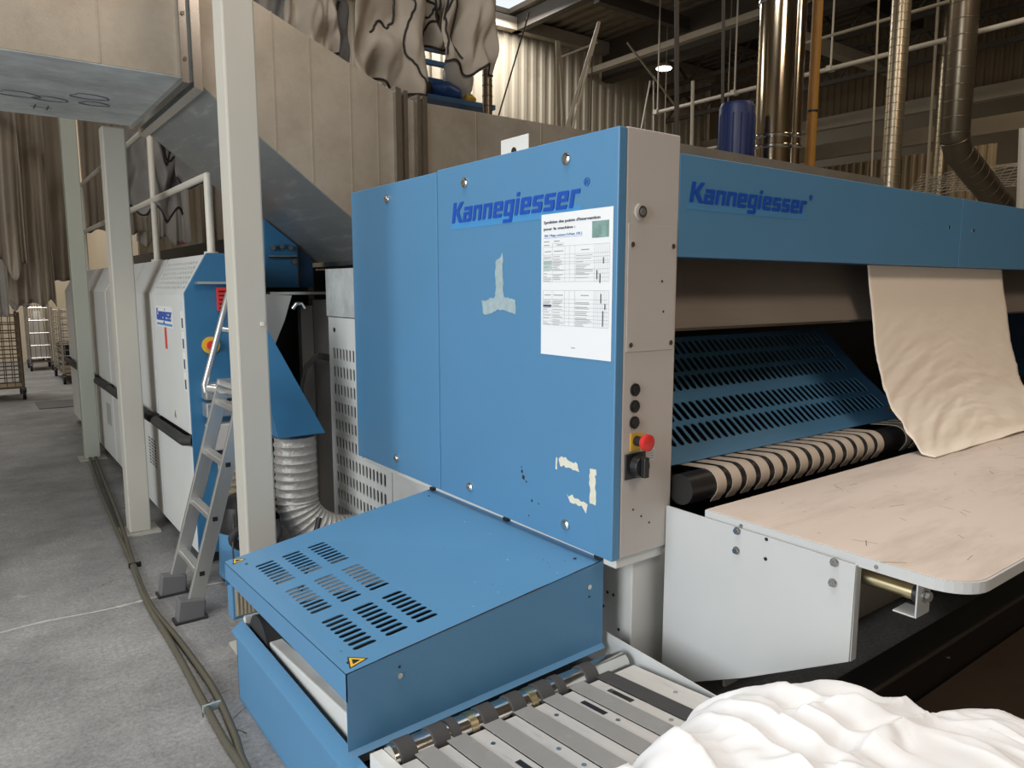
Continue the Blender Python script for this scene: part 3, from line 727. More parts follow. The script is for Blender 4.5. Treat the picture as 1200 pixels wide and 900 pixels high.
def along(P, t):
    L_ = [0]
    for a, b in zip(P, P[1:]): L_.append(L_[-1] + math.dist(a, b))
    d = t * L_[-1]
    for i in range(len(P) - 1):
        if d <= L_[i + 1] + 1e-9:
            s = (d - L_[i]) / (L_[i + 1] - L_[i])
            p0 = P[max(i - 1, 0)]; p1 = P[i]; p2 = P[i + 1]; p3 = P[min(i + 2, len(P) - 1)]
            return tuple(.5 * (2*b_ + (-a_ + c_) * s + (2*a_ - 5*b_ + 4*c_ - d_) * s*s + (-a_ + 3*b_ - 3*c_ + d_) * s**3) for a_, b_, c_, d_ in zip(p0, p1, p2, p3))
    return P[-1]
def fcloth(u, v):
    y, z = along(path, v); x = 3.30 + u * 1.50 + .01 * math.sin(v * 9) * (1 - u)
    k = min(1, max(0, v - .25) * 2)
    c_ = abs(u - .5) * 2
    wr = .009 * k * noise.noise((x * 3.5, v * 22 - c_ * c_ * 4, 3)) + .006 * k * noise.noise((x * 9, v * 60 - c_ * 9, 8)) * (1 - c_ * .6)
    return (x, y - wr - .004, max(z + wr * .7, .8715) + (.03 * max(0, noise.noise((x * 2.5, 2, 0))) if v > .9 else 0))
tag(cloth_grid('hanging_cloth', fcloth, 70, 130, M['cream'], th=.003), 'cream cloth hanging from under the blue beam onto the feed table', 'cloth')

# heap of white linen: three sheets laid over each other, folds as soft ridges along curves
def seg_dist(x, y, P):
    best = (9, 0, 0)
    for i in range(len(P) - 1):
        ax, ay = P[i]; bx_, by = P[i + 1]; dx, dy = bx_ - ax, by - ay; L2 = dx * dx + dy * dy
        t = max(0, min(1, ((x - ax) * dx + (y - ay) * dy) / L2)); qx, qy = ax + dx * t, ay + dy * t
        dd = math.hypot(x - qx, y - qy); side = 1 if dx * (y - ay) - dy * (x - ax) > 0 else -1
        if dd < best[0]: best = (dd, side, (i + t) / (len(P) - 1))
    return best
def px(*pts): return [tuple(onZ(a, b, .62)[:2]) for a, b in pts]
FOLDS = [(px((770, 822), (800, 862), (850, 930), (900, 1000)), .040, .030), (px((800, 808), (850, 845), (915, 890), (980, 950)), .034, .020),
         (px((832, 800), (890, 838), (950, 872), (1020, 915)), .045, .026), (px((868, 800), (925, 838), (985, 862), (1040, 885)), .036, .020),
         (px((905, 792), (955, 822), (1010, 842), (1080, 850)), .040, .026), (px((960, 795), (1020, 815), (1090, 832), (1200, 870)), .035, .024),
         (px((940, 850), (1010, 838), (1080, 815)), .040, .020), (px((1020, 880), (1085, 848), (1160, 862), (1230, 900)), .034, .022),
         (px((1000, 900), (1060, 870), (1140, 885), (1220, 930)), .030, .024), (px((880, 900), (960, 905), (1050, 930)), .02, .03),
         (px((735, 850), (755, 880), (790, 930)), .035, .020), (px((715, 880), (740, 905), (760, 960)), .030, .018), (px((1100, 835), (1150, 842), (1230, 880)), .03, .02)]
def heap(name, label, cx, cy, rx, ry, ang, hgt, seed, folds, nu=220, nv=150, k=1.0):
    ca, sa = math.cos(ang), math.sin(ang)
    def f(u, v):
        r = v ** .75; a = u * 2 * math.pi
        e = 1 + .10 * noise.noise((math.cos(a) * 1.7 + seed, math.sin(a) * 1.7, 0)) + .035 * noise.noise((math.cos(a) * 7 + seed, math.sin(a) * 7, 5))
        lx, ly = rx * e * r * math.cos(a), ry * e * r * math.sin(a)
        x, y = cx + lx * ca - ly * sa, cy + lx * sa + ly * ca
        env = (1 - r ** 4.5) ** .55
        h = hgt * env * (1 + .16 * noise.noise((x * 2.6 + seed, y * 2.6, 1)))
        m = min(1, (1 - r) * 5 + .25); wx = x + .03 * noise.noise((x * 5, y * 5, seed)); wy = y + .03 * noise.noise((x * 5, y * 5, seed + 3))
        for P, A, w in folds:
            dd, side, t = seg_dist(wx, wy, P); ww = w * (.42 if side > 0 else 1.4)
            h += .75 * A * k * m * math.exp(-(dd / ww) ** 1.5) * (1 - .5 * t) * min(1, t * 5 + .15) * min(1, (1 - t) * 4) - A * .22 * m * math.exp(-((dd - 2.2 * w) / (w * .8)) ** 2) * (side > 0)
        s = x * .8 + y * .6; h += m * .010 * (1 - abs(math.sin(s * 38 + 5 * noise.noise((x * 4, y * 4, seed))))) ** 2 * max(0, noise.noise((x * 4, y * 4, seed + 8)) + .2)
        h += .006 * m * noise.noise((x * 14, y * 14, seed))
        return (x, y, bz(y) + .006 + max(.003, h))
    return tag(cloth_grid(name, f, nu, nv, M['linen'], th=0), label, 'linen', 'white linen heaped on the delivery conveyor')
heap('linen_sheet', 'white sheet bunched at the front left of the linen heap', 1.085, .80, .22, .40, R(18), .135, 3.1, FOLDS[10:12], 120, 80)
heap('linen_sheet', 'large white sheet on top of the linen heap, long folds running down', 1.38, .62, .50, .60, R(-20), .185, 7.7, FOLDS[:10])
heap('linen_sheet', 'white sheet trailing to the right end of the linen heap', 1.66, .50, .36, .34, R(-55), .155, 12.4, FOLDS[5:9] + FOLDS[12:], 140, 90)
# ------------------------------------------------------------------ steel columns
def column(x0, y0, w, z1, m, label):
    t = thing('steel_column', label, 'column', (x0 + w / 2, y0 + w / 2, 0), 'white steel columns along the aisle')
    MB().box(x0, x0 + w, y0, y0 + w, .012, z1).build('shaft', m, t, bevel=.008)
    MB().box(x0 - .05, x0 + w + .05, y0 - .05, y0 + w + .05, 0, .012).build('base_plate', m, t)
    return t
c1 = column(.893, 3.10, .128, 4.6, M['col'], 'nearest and thickest looking white steel column, standing behind the vented hood')
MB().box(.99, 1.005, 3.096, 3.10, 1.44, 1.455).build('paint_patch', M['residue2'], c1)
column(.752, 5.18, .128, 2.573, M['col'], 'middle white steel column holding up the sheet metal duct')
column(.80, 7.75, .125, 3.6, M['col_g'], 'farthest greyish green steel column beside the cabinet row')

# ------------------------------------------------------------------ sheet metal duct
du = thing('air_duct', 'big galvanised sheet metal duct running level, then sloping down to the right', 'duct', (1.0, 4.4, 2.57))
YA, YB = 3.8, 5.1
def shell(name, poly, m, par=du):
    """closed duct section from an X-Z outline"""
    return MB().prism(poly, 1, YA, YB).build(name, m, par, bevel=.004)
D1 = [(-3.5, 2.576), (.915, 2.576), (.915, 3.42), (-3.5, 3.42)]
D2 = [(.985, 2.548), (2.02, 1.76), (2.02, 2.668), (.985, 3.10)]
D3 = [(2.14, 1.74), (5.6, 1.74), (5.6, 2.642), (2.14, 2.645)]
def under(name, x0, z0, x1, z1):
    return MB().hexa([(x0, YA + .004, z0 - .004), (x1, YA + .004, z1 - .004), (x1, YB - .004, z1 - .004), (x0, YB - .004, z0 - .004), (x0, YA + .004, z0 + .002), (x1, YA + .004, z1 + .002), (x1, YB - .004, z1 + .002), (x0, YB - .004, z0 + .002)]).build(name, M['galv2'], du)
s1 = shell('level_section', D1, M['galv']); s2_ = shell('sloping_section', D2, M['galv']); s3 = shell('lower_section', D3, M['galv'])
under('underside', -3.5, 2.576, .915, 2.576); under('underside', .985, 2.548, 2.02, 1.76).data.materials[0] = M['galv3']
MB().prism([(.915, 2.576), (.985, 2.548), (.985, 3.10), (.915, 3.42)], 1, YA + .01, YB - .01).build('elbow', M['galv2'], du)
def frame_ring(x0, x1, z0a, z1a, z0b, z1b, t=.03):
    mb = MB()
    mb.hexa([(x0, YA - t, z0a - t), (x1, YA - t, z0b - t), (x1, YA, z0b - t), (x0, YA, z0a - t), (x0, YA - t, z1a + t), (x1, YA - t, z1b + t), (x1, YA, z1b + t), (x0, YA, z1a + t)])
    mb.hexa([(x0, YB, z0a - t), (x1, YB, z0b - t), (x1, YB + t, z0b - t), (x0, YB + t, z0a - t), (x0, YB, z1a + t), (x1, YB, z1b + t), (x1, YB + t, z1b + t), (x0, YB + t, z1a + t)])
    mb.hexa([(x0, YA, z0a - t), (x1, YA, z0b - t), (x1, YB, z0b - t), (x0, YB, z0a - t), (x0, YA, z0a), (x1, YA, z0b), (x1, YB, z0b), (x0, YB, z0a)])
    mb.hexa([(x0, YA, z1a), (x1, YA, z1b), (x1, YB, z1b), (x0, YB, z1a), (x0, YA, z1a + t), (x1, YA, z1b + t), (x1, YB, z1b + t), (x0, YB, z1a + t)])
    return mb
for a in ((.895, .925, 2.576, 3.42, 2.576, 3.42), (.945, .985, 2.56, 3.3, 2.548, 3.2), (2.0, 2.035, 1.77, 2.67, 1.76, 2.66), (2.05, 2.075, 1.75, 2.655, 1.75, 2.655), (2.135, 2.155, 1.74, 2.645, 1.74, 2.645), (2.17, 2.20, 1.74, 2.645, 1.74, 2.645)):
    frame_ring(*a).build('flange', M['steel'], du)
MB().prism([(2.02, 1.76), (2.15, 1.74), (2.15, 2.645), (2.02, 2.66)], 1, YA + .006, YB - .006).build('collar', M['galv'], du)
for x in (-.55, .12, .56):
    MB().box(x, x + .006, YA - .003, YA, 2.58, 3.41).build('seam', M['galv'], s1)
for x in (1.33, 1.52, 1.74, 1.90):
    zt = 3.10 - (x - .985) / 1.035 * .432; zb = 2.548 - (x - .985) / 1.035 * .788
    MB().box(x, x + .006, YA - .003, YA, zb, zt).build('seam', M['galv'], s2_)
MB().prism([(1.14, 2.43), (1.17, 2.41), (1.17, 3.02), (1.14, 3.035)], 1, YA - .012, YA).build('edge_strip', M['galv2'], s2_)
for x in (2.55, 3.05, 3.5, 4.1): MB().box(x, x + .006, YA - .003, YA, 1.75, 2.64).build('seam', M['galv'], s3)
for z in (2.65, 2.85, 3.05): MB().cyl((.91, YA - .03, z), (.91, YA - .038, z), .009, 8).build('bolt', M['chrome'], du)
# chalk marks under the duct
def chalk(x, y, s, kind):
    mb = MB()
    if kind == 'H':
        for dx in (-.03, .03): mb.box(x + dx - .004, x + dx + .004, y - .06, y + .06, 2.5705, 2.5715)
        mb.box(x - .05, x + .05, y - .005, y + .005, 2.5705, 2.5715)
    else:
        P = [(x + s * 1.5 * math.cos(a / 20 * 2 * math.pi) * (1 + .2 * math.sin(a)), y + s * math.sin(a / 20 * 2 * math.pi), 2.571) for a in range(20)]
        mb.tube(P, .004, 5, close=True)
    mb.build('chalk_mark', M['foot'], du)
for a in ((.30, 4.6, .06, 'o'), (.44, 4.62, .05, 'o'), (.60, 4.45, .055, 'o'), (.64, 4.6, .045, 'o'), (.42, 4.86, .05, 'H')): chalk(*a)

# ------------------------------------------------------------------ row of machine cabinets
XM = .97
def cabinet(y0, y1, label, near=False, vents=True):
    t = thing('machine_cabinet', label, 'machine', (1.3, (y0 + y1) / 2, 0), 'row of white laundry machine cabinets')
    MB().prism([(XM + .012, .07), (1.36, .07), (1.36, 1.775), (XM + .135, 1.775), (XM + .012, 1.555)], 1, y0 + .005, y1 - .005).build('body', M['dark'] if near else M['white'], t)
    MB().box(XM + .06, 1.32, y0 + .05, y1 - .05, 0, .07).build('plinth', M['black'], t)
    g_ = .006
    up = MB().box(XM, XM + .02, y0 + g_, y1 - g_, .775, 1.56).build('upper_panel', M['white'], t, bevel=.006)
    lw = MB().box(XM, XM + .02, y0 + g_, y1 - g_, .085, .705).build('lower_panel', M['white'], t, bevel=.006)
    bp = MB(); bp.tube([(XM + .01, y0 + .02, .74), (XM - .03, y0 + .05, .74), (XM - .03, y1 - .05, .74), (XM + .01, y1 - .02, .74)], .03, 10)
    bp.build('bumper', M['rubber'], t, True)
    L_ = math.hypot(.12, .22)
    nr = Vector((-.22, 0, .12)).normalized()
    f = lambda u, v, w: Vector((XM + .12 * v / L_, y1 - g_ - u, 1.56 + .22 * v / L_)) - nr * w
    w_ = y1 - y0 - 2 * g_
    if near:
        n = 12; cw = (w_ - .08) / n
        ch = slot_panel(w_, L_, .006, [(.04, .03, n, 6, cw, (L_ - .06) / 6, .036, .018)], f)
    else: ch = slot_panel(w_, L_, .006, [], f)
    ch.build('chamfer_panel', M['white'], t)
    if vents:
        for j in range(3):
            for k in range(9):
                yy = y0 + .14 + j * .085; MB().box(XM - .0015, XM, yy, yy + .06, .38 + k * .022, .389 + k * .022).build('vent_slot', M['black'], lw)
    return t, up
cab, up = cabinet(4.33, 5.20, 'nearest white machine cabinet with blue end face and perforated sloping top', near=True, vents=False)
cabinet(5.22, 5.95, 'second white machine cabinet from the camera, louvred low down, next to the middle column')
cabinet(5.97, 7.10, 'third white machine cabinet, partly behind the middle column', vents=False)
cabinet(7.12, 8.40, 'fourth white machine cabinet, at the farthest column')
cabinet(8.42, 10.2, 'farthest white machine cabinet of the row, beyond the farthest column', vents=False)
# logo, stickers on the first cabinet
fm = lambda u, v, n: Vector((XM - .0005 - n, 5.06 - u, 1.392 + v))
MB().add([fm(-.02, -.03, 0), fm(.44, -.03, 0), fm(.44, .095, 0), fm(-.02, .095, 0)], [(0, 1, 2, 3)]).build('logo_backing', M['sticker'], up)
MB().add([fm(0, -.022, .0004), fm(.42, -.022, .0004), fm(.42, -.008, .0004), fm(0, -.008, .0004)], [(0, 1, 2, 3)]).build('logo_bar', M['logobg'], up)
block_text('Kannegiesser', .42, .075, lambda u, v, n: fm(u, v + .008, n + .0006), slant=.12).build('logo_lettering', M['logo'], up)
MB().box(XM - .001, XM, 4.80, 4.86, 1.23, 1.36).build('red_sticker', M['red'], up)
for k in range(4):
    st = MB().box(XM - .001, XM, 4.365, 4.425, 1.02 + k * .115, 1.02 + k * .115 + .105).build('notice_sticker', M['sticker'], up)
    MB().box(XM - .0016, XM - .001, 4.372, 4.405, 1.03 + k * .115, 1.03 + k * .115 + .055).build('pictogram', M['inkd'], st)
tri(up, (XM - .0005, 4.70, .84), (0, -1, 0), (0, 0, 1), .03, (-1, 0, 0))
# blue end face with controls
MB().prism([(XM + .002, .075), (1.37, .075), (1.37, 1.79), (XM + .13, 1.79), (XM + .002, 1.57)], 1, 4.315, 4.334).build('end_face', M['shadeblue'], cab, bevel=.004)
e_ = MB().cyl((1.095, 4.315, 1.278), (1.095, 4.30, 1.278), .048, 24).build('emergency_plate', M['yellow'], cab, True)
MB().cyl((1.095, 4.30, 1.278), (1.095, 4.275, 1.278), .026, 18).build('emergency_button', M['red'], e_, True)
rl = MB().box(1.14, 1.32, 4.285, 4.315, 1.47, 1.60).build('red_unit', M['red'], cab)
for k in range(5): MB().box(1.145, 1.315, 4.281, 4.285, 1.482 + k * .023, 1.49 + k * .023).build('red_fin', M['dark'], rl)
MB().box(1.03, 1.34, 4.26, 4.315, 1.618, 1.632).build('shelf_strip', M['alu'], cab)
for z0, z1, x0 in ((.98, 1.07, 1.03), (.88, .965, 1.03), (.69, .84, 1.04)):
    o_ = MB().box(x0, x0 + .30, 4.22, 4.315, z0, z1).build('fixing_block', M['alu'] if z0 > .8 else M['grey'], cab, bevel=.01)
    if z0 > .8: MB().cyl((x0 + .05, 4.22, (z0 + z1) / 2), (x0 + .05, 4.20, (z0 + z1) / 2), .02, 12).build('bolt', M['steel'], o_)
gr = MB().box(1.10, 1.40, 4.25, 4.315, .27, .62).build('louvre_grille', M['beige'], cab)
for k in range(9): MB().box(1.10, 1.40, 4.225, 4.25, .285 + k * .038, .30 + k * .038).build('louvre', M['beige'], gr)
MB().box(1.08, 1.10, 4.24, 4.30, .62, .72).build('valve', M['black'], cab)
# top handrails, walkway rails
hr = thing('handrail', 'grey tubular handrail standing on top of the cabinets', 'handrail', (1.15, 4.41, 1.78))
for y, z in ((4.41, 2.23), (5.86, 2.74), (7.3, 2.74), (9.6, 2.74), (10.1, 2.74)):
    MB().cyl((1.15, y, 1.775), (1.15, y, z), .022, 12).build('post', M['pipew'], hr, True)
for y in (4.41, 5.86, 9.6): MB().cyl((1.15, y, 1.775), (1.15, y, 1.80), .04, 12).build('post_foot', M['pipew'], hr, True)
MB().cyl((1.15, 4.41, 2.22), (1.15, 10.1, 2.22), .021, 12).build('lower_rail', M['pipew'], hr, True)
MB().cyl((1.15, 5.86, 2.73), (1.15, 10.1, 2.73), .021, 12).build('upper_rail', M['pipew'], hr, True)
bc = thing('beacon_lamp', 'small red topped signal lamp on the nearest cabinet', 'lamp', (1.5, 5.0, 1.775))
MB().cyl((1.5, 5.0, 1.776), (1.5, 5.0, 1.84), .05, 14).build('base', M['grey'], bc, True); MB().cyl((1.5, 5.0, 1.84), (1.5, 5.0, 1.91), .03, 12).build('lens', M['red'], bc, True)
MB().box(2.1, 3.2, 5.3, 12.5, 0, 2.07).build('dark_cabinet', M['dark'])
tag(bpy.data.objects['dark_cabinet'], 'long dark cabinet behind the handrails', 'machine')

# ------------------------------------------------------------------ dark blue frame between the cabinets and the main machine
bf = thing('stacker_frame', 'dark blue machine frame with black interior behind the nearest column', 'machine', (1.8, 5.0, 0))
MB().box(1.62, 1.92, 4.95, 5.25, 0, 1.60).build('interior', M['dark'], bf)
MB().prism([(1.62, 1.60), (1.83, 1.60), (1.83, 1.88), (1.62, 2.04)], 1, 4.90, 4.95).build('blue_post', M['shadeblue'], bf); MB().prism([(1.85, 1.60), (1.95, 1.60), (1.95, 1.79), (1.85, 1.865)], 1, 4.93, 4.98).build('blue_post', M['navy'], bf)
MB().box(1.52, 1.93, 4.55, 4.60, 1.555, 1.572).build('shelf_edge', M['alu'], bf); MB().box(1.52, 1.93, 4.60, 4.95, 1.55, 1.56).build('shelf', M['dark'], bf)
MB().box(1.76, 1.84, 4.68, 4.74, 0, 1.48).build('grey_post', M['grey'], bf); MB().box(1.86, 1.97, 4.72, 4.76, 0, 1.52).build('grey_plate', M['grey'], bf)
for k in range(3): MB().tube([(1.92, 4.62, 1.15 - k * .012), (1.83, 4.60, 1.17 - k * .012), (1.75, 4.60, 1.10 - k * .012), (1.71, 4.6, .95 - k * .01), (1.70, 4.62, .75)], .011, 8).build('cable_loop', M['foot'], bf, True)
MB().cyl((1.63, 4.88, 1.80), (1.82, 4.88, 1.805), .010, 8).build('rod', M['chrome'], bf, True)
for x, z in ((1.66, 1.86), (1.72, 1.87), (1.78, 1.86), (1.80, 1.77)): MB().cyl((x, 4.9, z), (x, 4.87, z), .018, 10).build('fitting', M['steel'], bf, True)
MB().prism([(1.46, 1.56), (1.62, 1.55), (1.57, 1.40), (1.49, 1.22), (1.46, 1.22)], 1, 4.45, 4.50).build('white_gusset', M['plate'], bf)
MB().tube([(1.62, 4.44, 1.47), (1.64, 4.43, 1.50), (1.67, 4.43, 1.50), (1.69, 4.43, 1.47)], .014, 10).build('elbow_fitting', M['chrome'], bf, True)

# hopper and foil hose
hp = thing('hose_hopper', 'blue sheet metal hopper tapering upwards above the foil hose', 'hopper', (1.44, 4.0, .78))
MB().hexa([(1.31, 3.88, .79), (1.575, 3.88, .79), (1.575, 4.14, .79), (1.31, 4.14, .79), (1.20, 3.95, 1.42), (1.275, 3.95, 1.42), (1.275, 4.10, 1.42), (1.20, 4.10, 1.42)]).build('cone', M['shadeblue'], hp)
MB().cyl((1.445, 4.01, .74), (1.445, 4.01, .795), .105, 24).build('spigot', M['navy'], hp, True)
ho = MB(); P = []; rr = []
ctl = []
for i in range(25): ctl.append(Vector((1.445, 4.01, .77 - .38 * i / 24)))
for i in range(1, 40):
    a = R(90 * i / 39); ctl.append(Vector((1.445 + .33 * (1 - math.cos(a)), 4.01 - .05 * math.sin(a), .39 - .25 * math.sin(a))))
k = 0
for i, p in enumerate(ctl):
    P.append(p); rr.append(.112 if i % 3 else .120)
ho.tube(P, rr, 26)
o = ho.build('foil_hose', M['foil'], None, True); tag(o, 'crinkled silver foil hose bending below the blue hopper', 'hose')

# ------------------------------------------------------------------ aluminium ladder
ld = thing('ladder', 'aluminium ladder with grey rubber feet leaning against the nearest cabinet', 'ladder', (.76, 3.85, 0))
def lp(z, off=0): return Vector((.765 + .285 * z + off, 0, z))
for y in (3.655, 4.035):
    a, b = lp(.05), lp(1.12); w = .034; t = .013
    MB().hexa([(a.x - w, y - t, a.z), (a.x + w, y - t, a.z - .018), (a.x + w, y + t, a.z - .018), (a.x - w, y + t, a.z), (b.x - w, y - t, b.z), (b.x + w, y - t, b.z - .018), (b.x + w, y + t, b.z - .018), (b.x - w, y + t, b.z)]).build('stile', M['alu'], ld, bevel=.004)
    fo = MB().hexa([(.70, y - .035, 0), (.825, y - .035, 0), (.825, y + .035, 0), (.70, y + .035, 0), (.715, y - .035, .115), (.835, y - .035, .095), (.835, y + .035, .095), (.715, y + .035, .115)]).build('rubber_foot', M['foot'], ld, bevel=.006)
    MB().box(.69, .84, y - .042, y + .042, 0, .012).build('foot_sole', M['rubber'], fo)
for z in (.22, .48, .74, 1.0):
    p = lp(z); r_ = MB().box(p.x - .022, p.x + .022, 3.645, 4.045, z - .014, z + .014).build('rung', M['alu'], ld, bevel=.003)
    for dx in (-.012, 0, .012): MB().box(p.x + dx - .002, p.x + dx + .002, 3.67, 4.02, z + .014, z + .016).build('tread_rib', M['alu'], r_)
    q = lp(z); MB().box(q.x - .012, q.x + .012, 3.6405, 3.645, z - .011, z + .011).build('rung_socket', M['black'], r_)
MB().tube([(.995, 4.06, 1.05), (.99, 4.06, 1.09), (1.06, 4.06, 1.32), (1.135, 4.06, 1.57), (1.17, 4.06, 1.59), (1.2, 4.06, 1.585)], .017, 10).build('hand_tube', M['alu'], ld, True)
MB().cyl((1.0, 4.06, 1.07), (1.20, 3.98, 1.03), .021, 10).build('cross_tube', M['alu'], ld, True)
MB().cyl((1.09, 4.06, 1.38), (1.2, 4.02, 1.36), .014, 10).build('cross_tube', M['alu'], ld, True)
MB().box(1.05, 1.14, 3.66, 4.03, 1.09, 1.12).build('platform', M['alu'], ld)

# ------------------------------------------------------------------ vacuum cleaner, wall box
vc = thing('vacuum_cleaner', 'blue and black drum vacuum cleaner behind the ladder', 'vacuum cleaner', (1.13, 3.98, 0))
MB().tube([(1.13, 3.98, .04), (1.13, 3.98, .06), (1.13, 3.98, .30)], [.12, .135, .125], 22).build('drum', M['blue'], vc, True)
MB().tube([(1.13, 3.98, .30), (1.13, 3.98, .34), (1.13, 3.98, .44), (1.13, 3.98, .48)], [.13, .135, .12, .07], 22).build('motor_head', M['black'], vc, True)
MB().tube([(1.13 + .02 + .12 * math.cos(R(a)), 3.83 + .01 * math.sin(R(a * 2)), .30 + .07 * math.sin(R(a))) for a in range(0, 360, 15)], .024, 10, close=True).build('suction_hose', M['rubber'], vc, True)
MB().tube([(1.05, 3.86, .42), (1.02, 3.80, .25), (1.0, 3.70, .05), (1.05, 3.60, .012), (1.12, 3.55, .012)], .005, 6).build('power_cord', M['black'], vc, True)
for a in (0, 120, 240):
    x, y = 1.13 + .11 * math.cos(R(a + 30)), 3.98 + .11 * math.sin(R(a + 30)); MB().cyl((x - .012, y, .02), (x + .012, y, .02), .02, 12).build('castor', M['black'], vc, True)
MB().box(1.12, 1.24, 3.852, 3.856, .26, .34).build('name_label', M['sticker'], vc)
fb = thing('filter_box', 'small blue framed filter box fixed to the nearest column below the hood corner', 'box', (.86, 3.06, .22))
MB().box(.80, .92, 3.03, 3.098, .22, .40).build('box_body', M['blue'], fb, bevel=.005); fg = MB().box(.812, .908, 3.026, 3.03, .235, .385).build('filter_grille', M['beige'], fb)
for k in range(6): MB().box(.818 + k * .0155, .824 + k * .0155, 3.022, 3.026, .24, .38).build('grille_bar', M['beige'], fg)
jt = MB().tube([(1.30, 3.62, .02), (1.40, 3.68, .22), (1.46, 3.72, .36)], .015, 8).build('vacuum_nozzle', M['black'], None, True); tag(jt, 'black vacuum nozzle lying beside the foil hose', 'nozzle')

# ------------------------------------------------------------------ cables on the floor
base = [(100, 515), (112, 560), (132, 610), (150, 650), (172, 705), (203, 757), (233, 812), (262, 865), (285, 900)]
for k, lab in enumerate(('olive grey cable along the aisle floor, on the aisle side of its pair', 'olive grey cable along the aisle floor, on the machine side of its pair')):
    P = []
    for i, p in enumerate(base):
        w = onZ(p[0], p[1], .014); s = (.0 if k == 0 else .03 + .025 * math.sin(i * 1.3)) ; P.append(Vector((w.x + s, w.y, .014)))
    e = P[-1]; P += [Vector((e.x + .0, e.y - .5, .014)), Vector((e.x - .03, e.y - 1.2, .014))]
    Q = []
    for i in range(len(P) - 1):
        p0, p1, p2, p3 = P[max(i-1, 0)], P[i], P[i+1], P[min(i+2, len(P)-1)]
        for j in range(6):
            s = j / 6; Q.append(.5 * (2*p1 + (p2 - p0) * s + (2*p0 - 5*p1 + 4*p2 - p3) * s*s + (3*p1 - p0 - 3*p2 + p3) * s**3))
    Q.append(P[-1])
    o = MB().tube(Q, .0135, 10).build('floor_cable', M['cable'], None, True); tag(o, lab, 'cable', 'cables along the aisle floor')
    if k == 0:
        for y in (2.78, 4.55):
            i = min(range(len(Q)), key=lambda t: abs(Q[t].y - y)); a = Q[i]
            MB().box(a.x - .016, a.x + .05, y - .004, y + .004, .001, .0295).build('cable_tie', M['residue'] if y < 3 else M['black'], o)
# ------------------------------------------------------------------ hanging laundry
def hanging(name, label, cat, grp, x0, x1, y, zt, zb, m, folds, amp, seed, npipe=0, hem=.12, nu=56, nv=40, dy=0):
    t = thing(name, label, cat, ((x0 + x1) / 2, y, zb), grp); bunch = 1 if npipe else 0
    if bunch: folds *= .55; amp *= 1.15
    def f(u, v):
        g_ = .35 + .65 * v
        a = u * folds * math.pi * 2
        off = amp * g_ * (math.sin(a + seed + 1.4 * noise.noise((u * 3, v * 1.5, seed))) + (.5 - .35 * bunch) * math.sin(2.3 * a + seed * 2 + v * 2) + (1.1 + 1.2 * bunch) * noise.noise((u * 4, v * (3 + 2 * bunch), seed + 4)) + .5 * bunch * noise.noise((u * 9 + v * 6, v * 8, seed + 6)))
        wob = .05 * (x1 - x0) * noise.noise((v * 2.2, u, seed + 9)) * v
        z = zt + (zb - zt) * v + hem * v * noise.noise((u * 3.2, seed, 2)) + .25 * hem * v * math.sin(a + seed)
        return (x0 + (x1 - x0) * u + wob, y + dy * u + off, z)
    sh = cloth_grid('cloth', f, nu, nv, m, t, th=.004)
    rnd = random.Random(int(seed * 100))
    for u in (.12, .88):
        p = f(u, 0); MB().cyl(p, (p[0], p[1], 7.2), .006, 6).build('hanger_cord', M['beam'], t, True)
    for k in range(npipe):
        if k == 0: P = [f(i / 40, .985) for i in range(41)]
        else:
            u, v = rnd.uniform(.1, .9), rnd.uniform(.35, .55); a = rnd.uniform(.6, 2.4); P = []
            for i in range(30):
                P.append(f(u, v)); u = min(.98, max(.02, u + .028 * math.cos(a))); v = min(.97, max(.1, v + .022 * math.sin(a))); a += rnd.uniform(-.65, .65)
        P = [(p[0], p[1] - .010, p[2]) for p in P]
        MB().tube(P, .010, 6).build('piping', M['piping'], t, True)
    return t
G1 = 'taupe laundry bags hanging above the duct'
hanging('laundry_bag', 'taupe laundry bag hanging at the left end, closest above the duct slope', 'laundry bag', G1, 1.62, 2.30, 6.05, 4.85, 3.20, M['bagd'], 2.2, .07, 1.3, 4, .10)
hanging('laundry_bag', 'narrow taupe laundry bag, second from the left above the duct', 'laundry bag', G1, 2.15, 2.60, 5.8, 4.85, 3.42, M['bag'], 1.6, .07, 2.1, 3, .12)
hanging('laundry_bag', 'grey laundry bag hanging farther back between the taupe bags', 'laundry bag', G1, 2.45, 2.95, 6.5, 4.9, 3.35, M['bagd'], 2.4, .06, 3.7, 3, .10)
hanging('laundry_bag', 'long taupe laundry bag with the lowest hem, left of the blue shelf frame', 'laundry bag', G1, 2.72, 3.38, 5.85, 4.85, 3.30, M['bag'], 2.0, .07, 4.4, 4, .12)
hanging('laundry_bag', 'bunched taupe laundry bag ending above the blue shelf frame', 'laundry bag', G1, 3.28, 3.78, 6.1, 4.85, 3.72, M['bag'], 2.3, .07, 5.2, 5, .10)
hanging('laundry_bag', 'rightmost taupe laundry bag, beside the dark vertical pipe', 'laundry bag', G1, 3.55, 4.06, 5.75, 4.85, 3.52, M['bag'], 1.7, .06, 6.6, 5, .10)
rl = thing('bag_rail', 'overhead steel rail carrying the taupe laundry bags', 'rail', (3.0, 6.0, 4.85))
MB().box(.5, 4.4, 5.9, 5.98, 4.86, 4.98).build('track', M['beam'], rl)
for x in (.8, 2.6, 4.3): MB().cyl((x, 5.94, 4.98), (x, 5.94, 7.2), .02, 8).build('hanger', M['beam'], rl, True)
G2 = 'grey laundry bags hanging under the duct'
hanging('laundry_bag', 'dim grey laundry bag behind the handrail, right of the middle column', 'laundry bag', G2, 1.42, 1.92, 8.3, 3.9, 2.32, M['bagd'], 1.8, .07, 7.9, 3, .22)
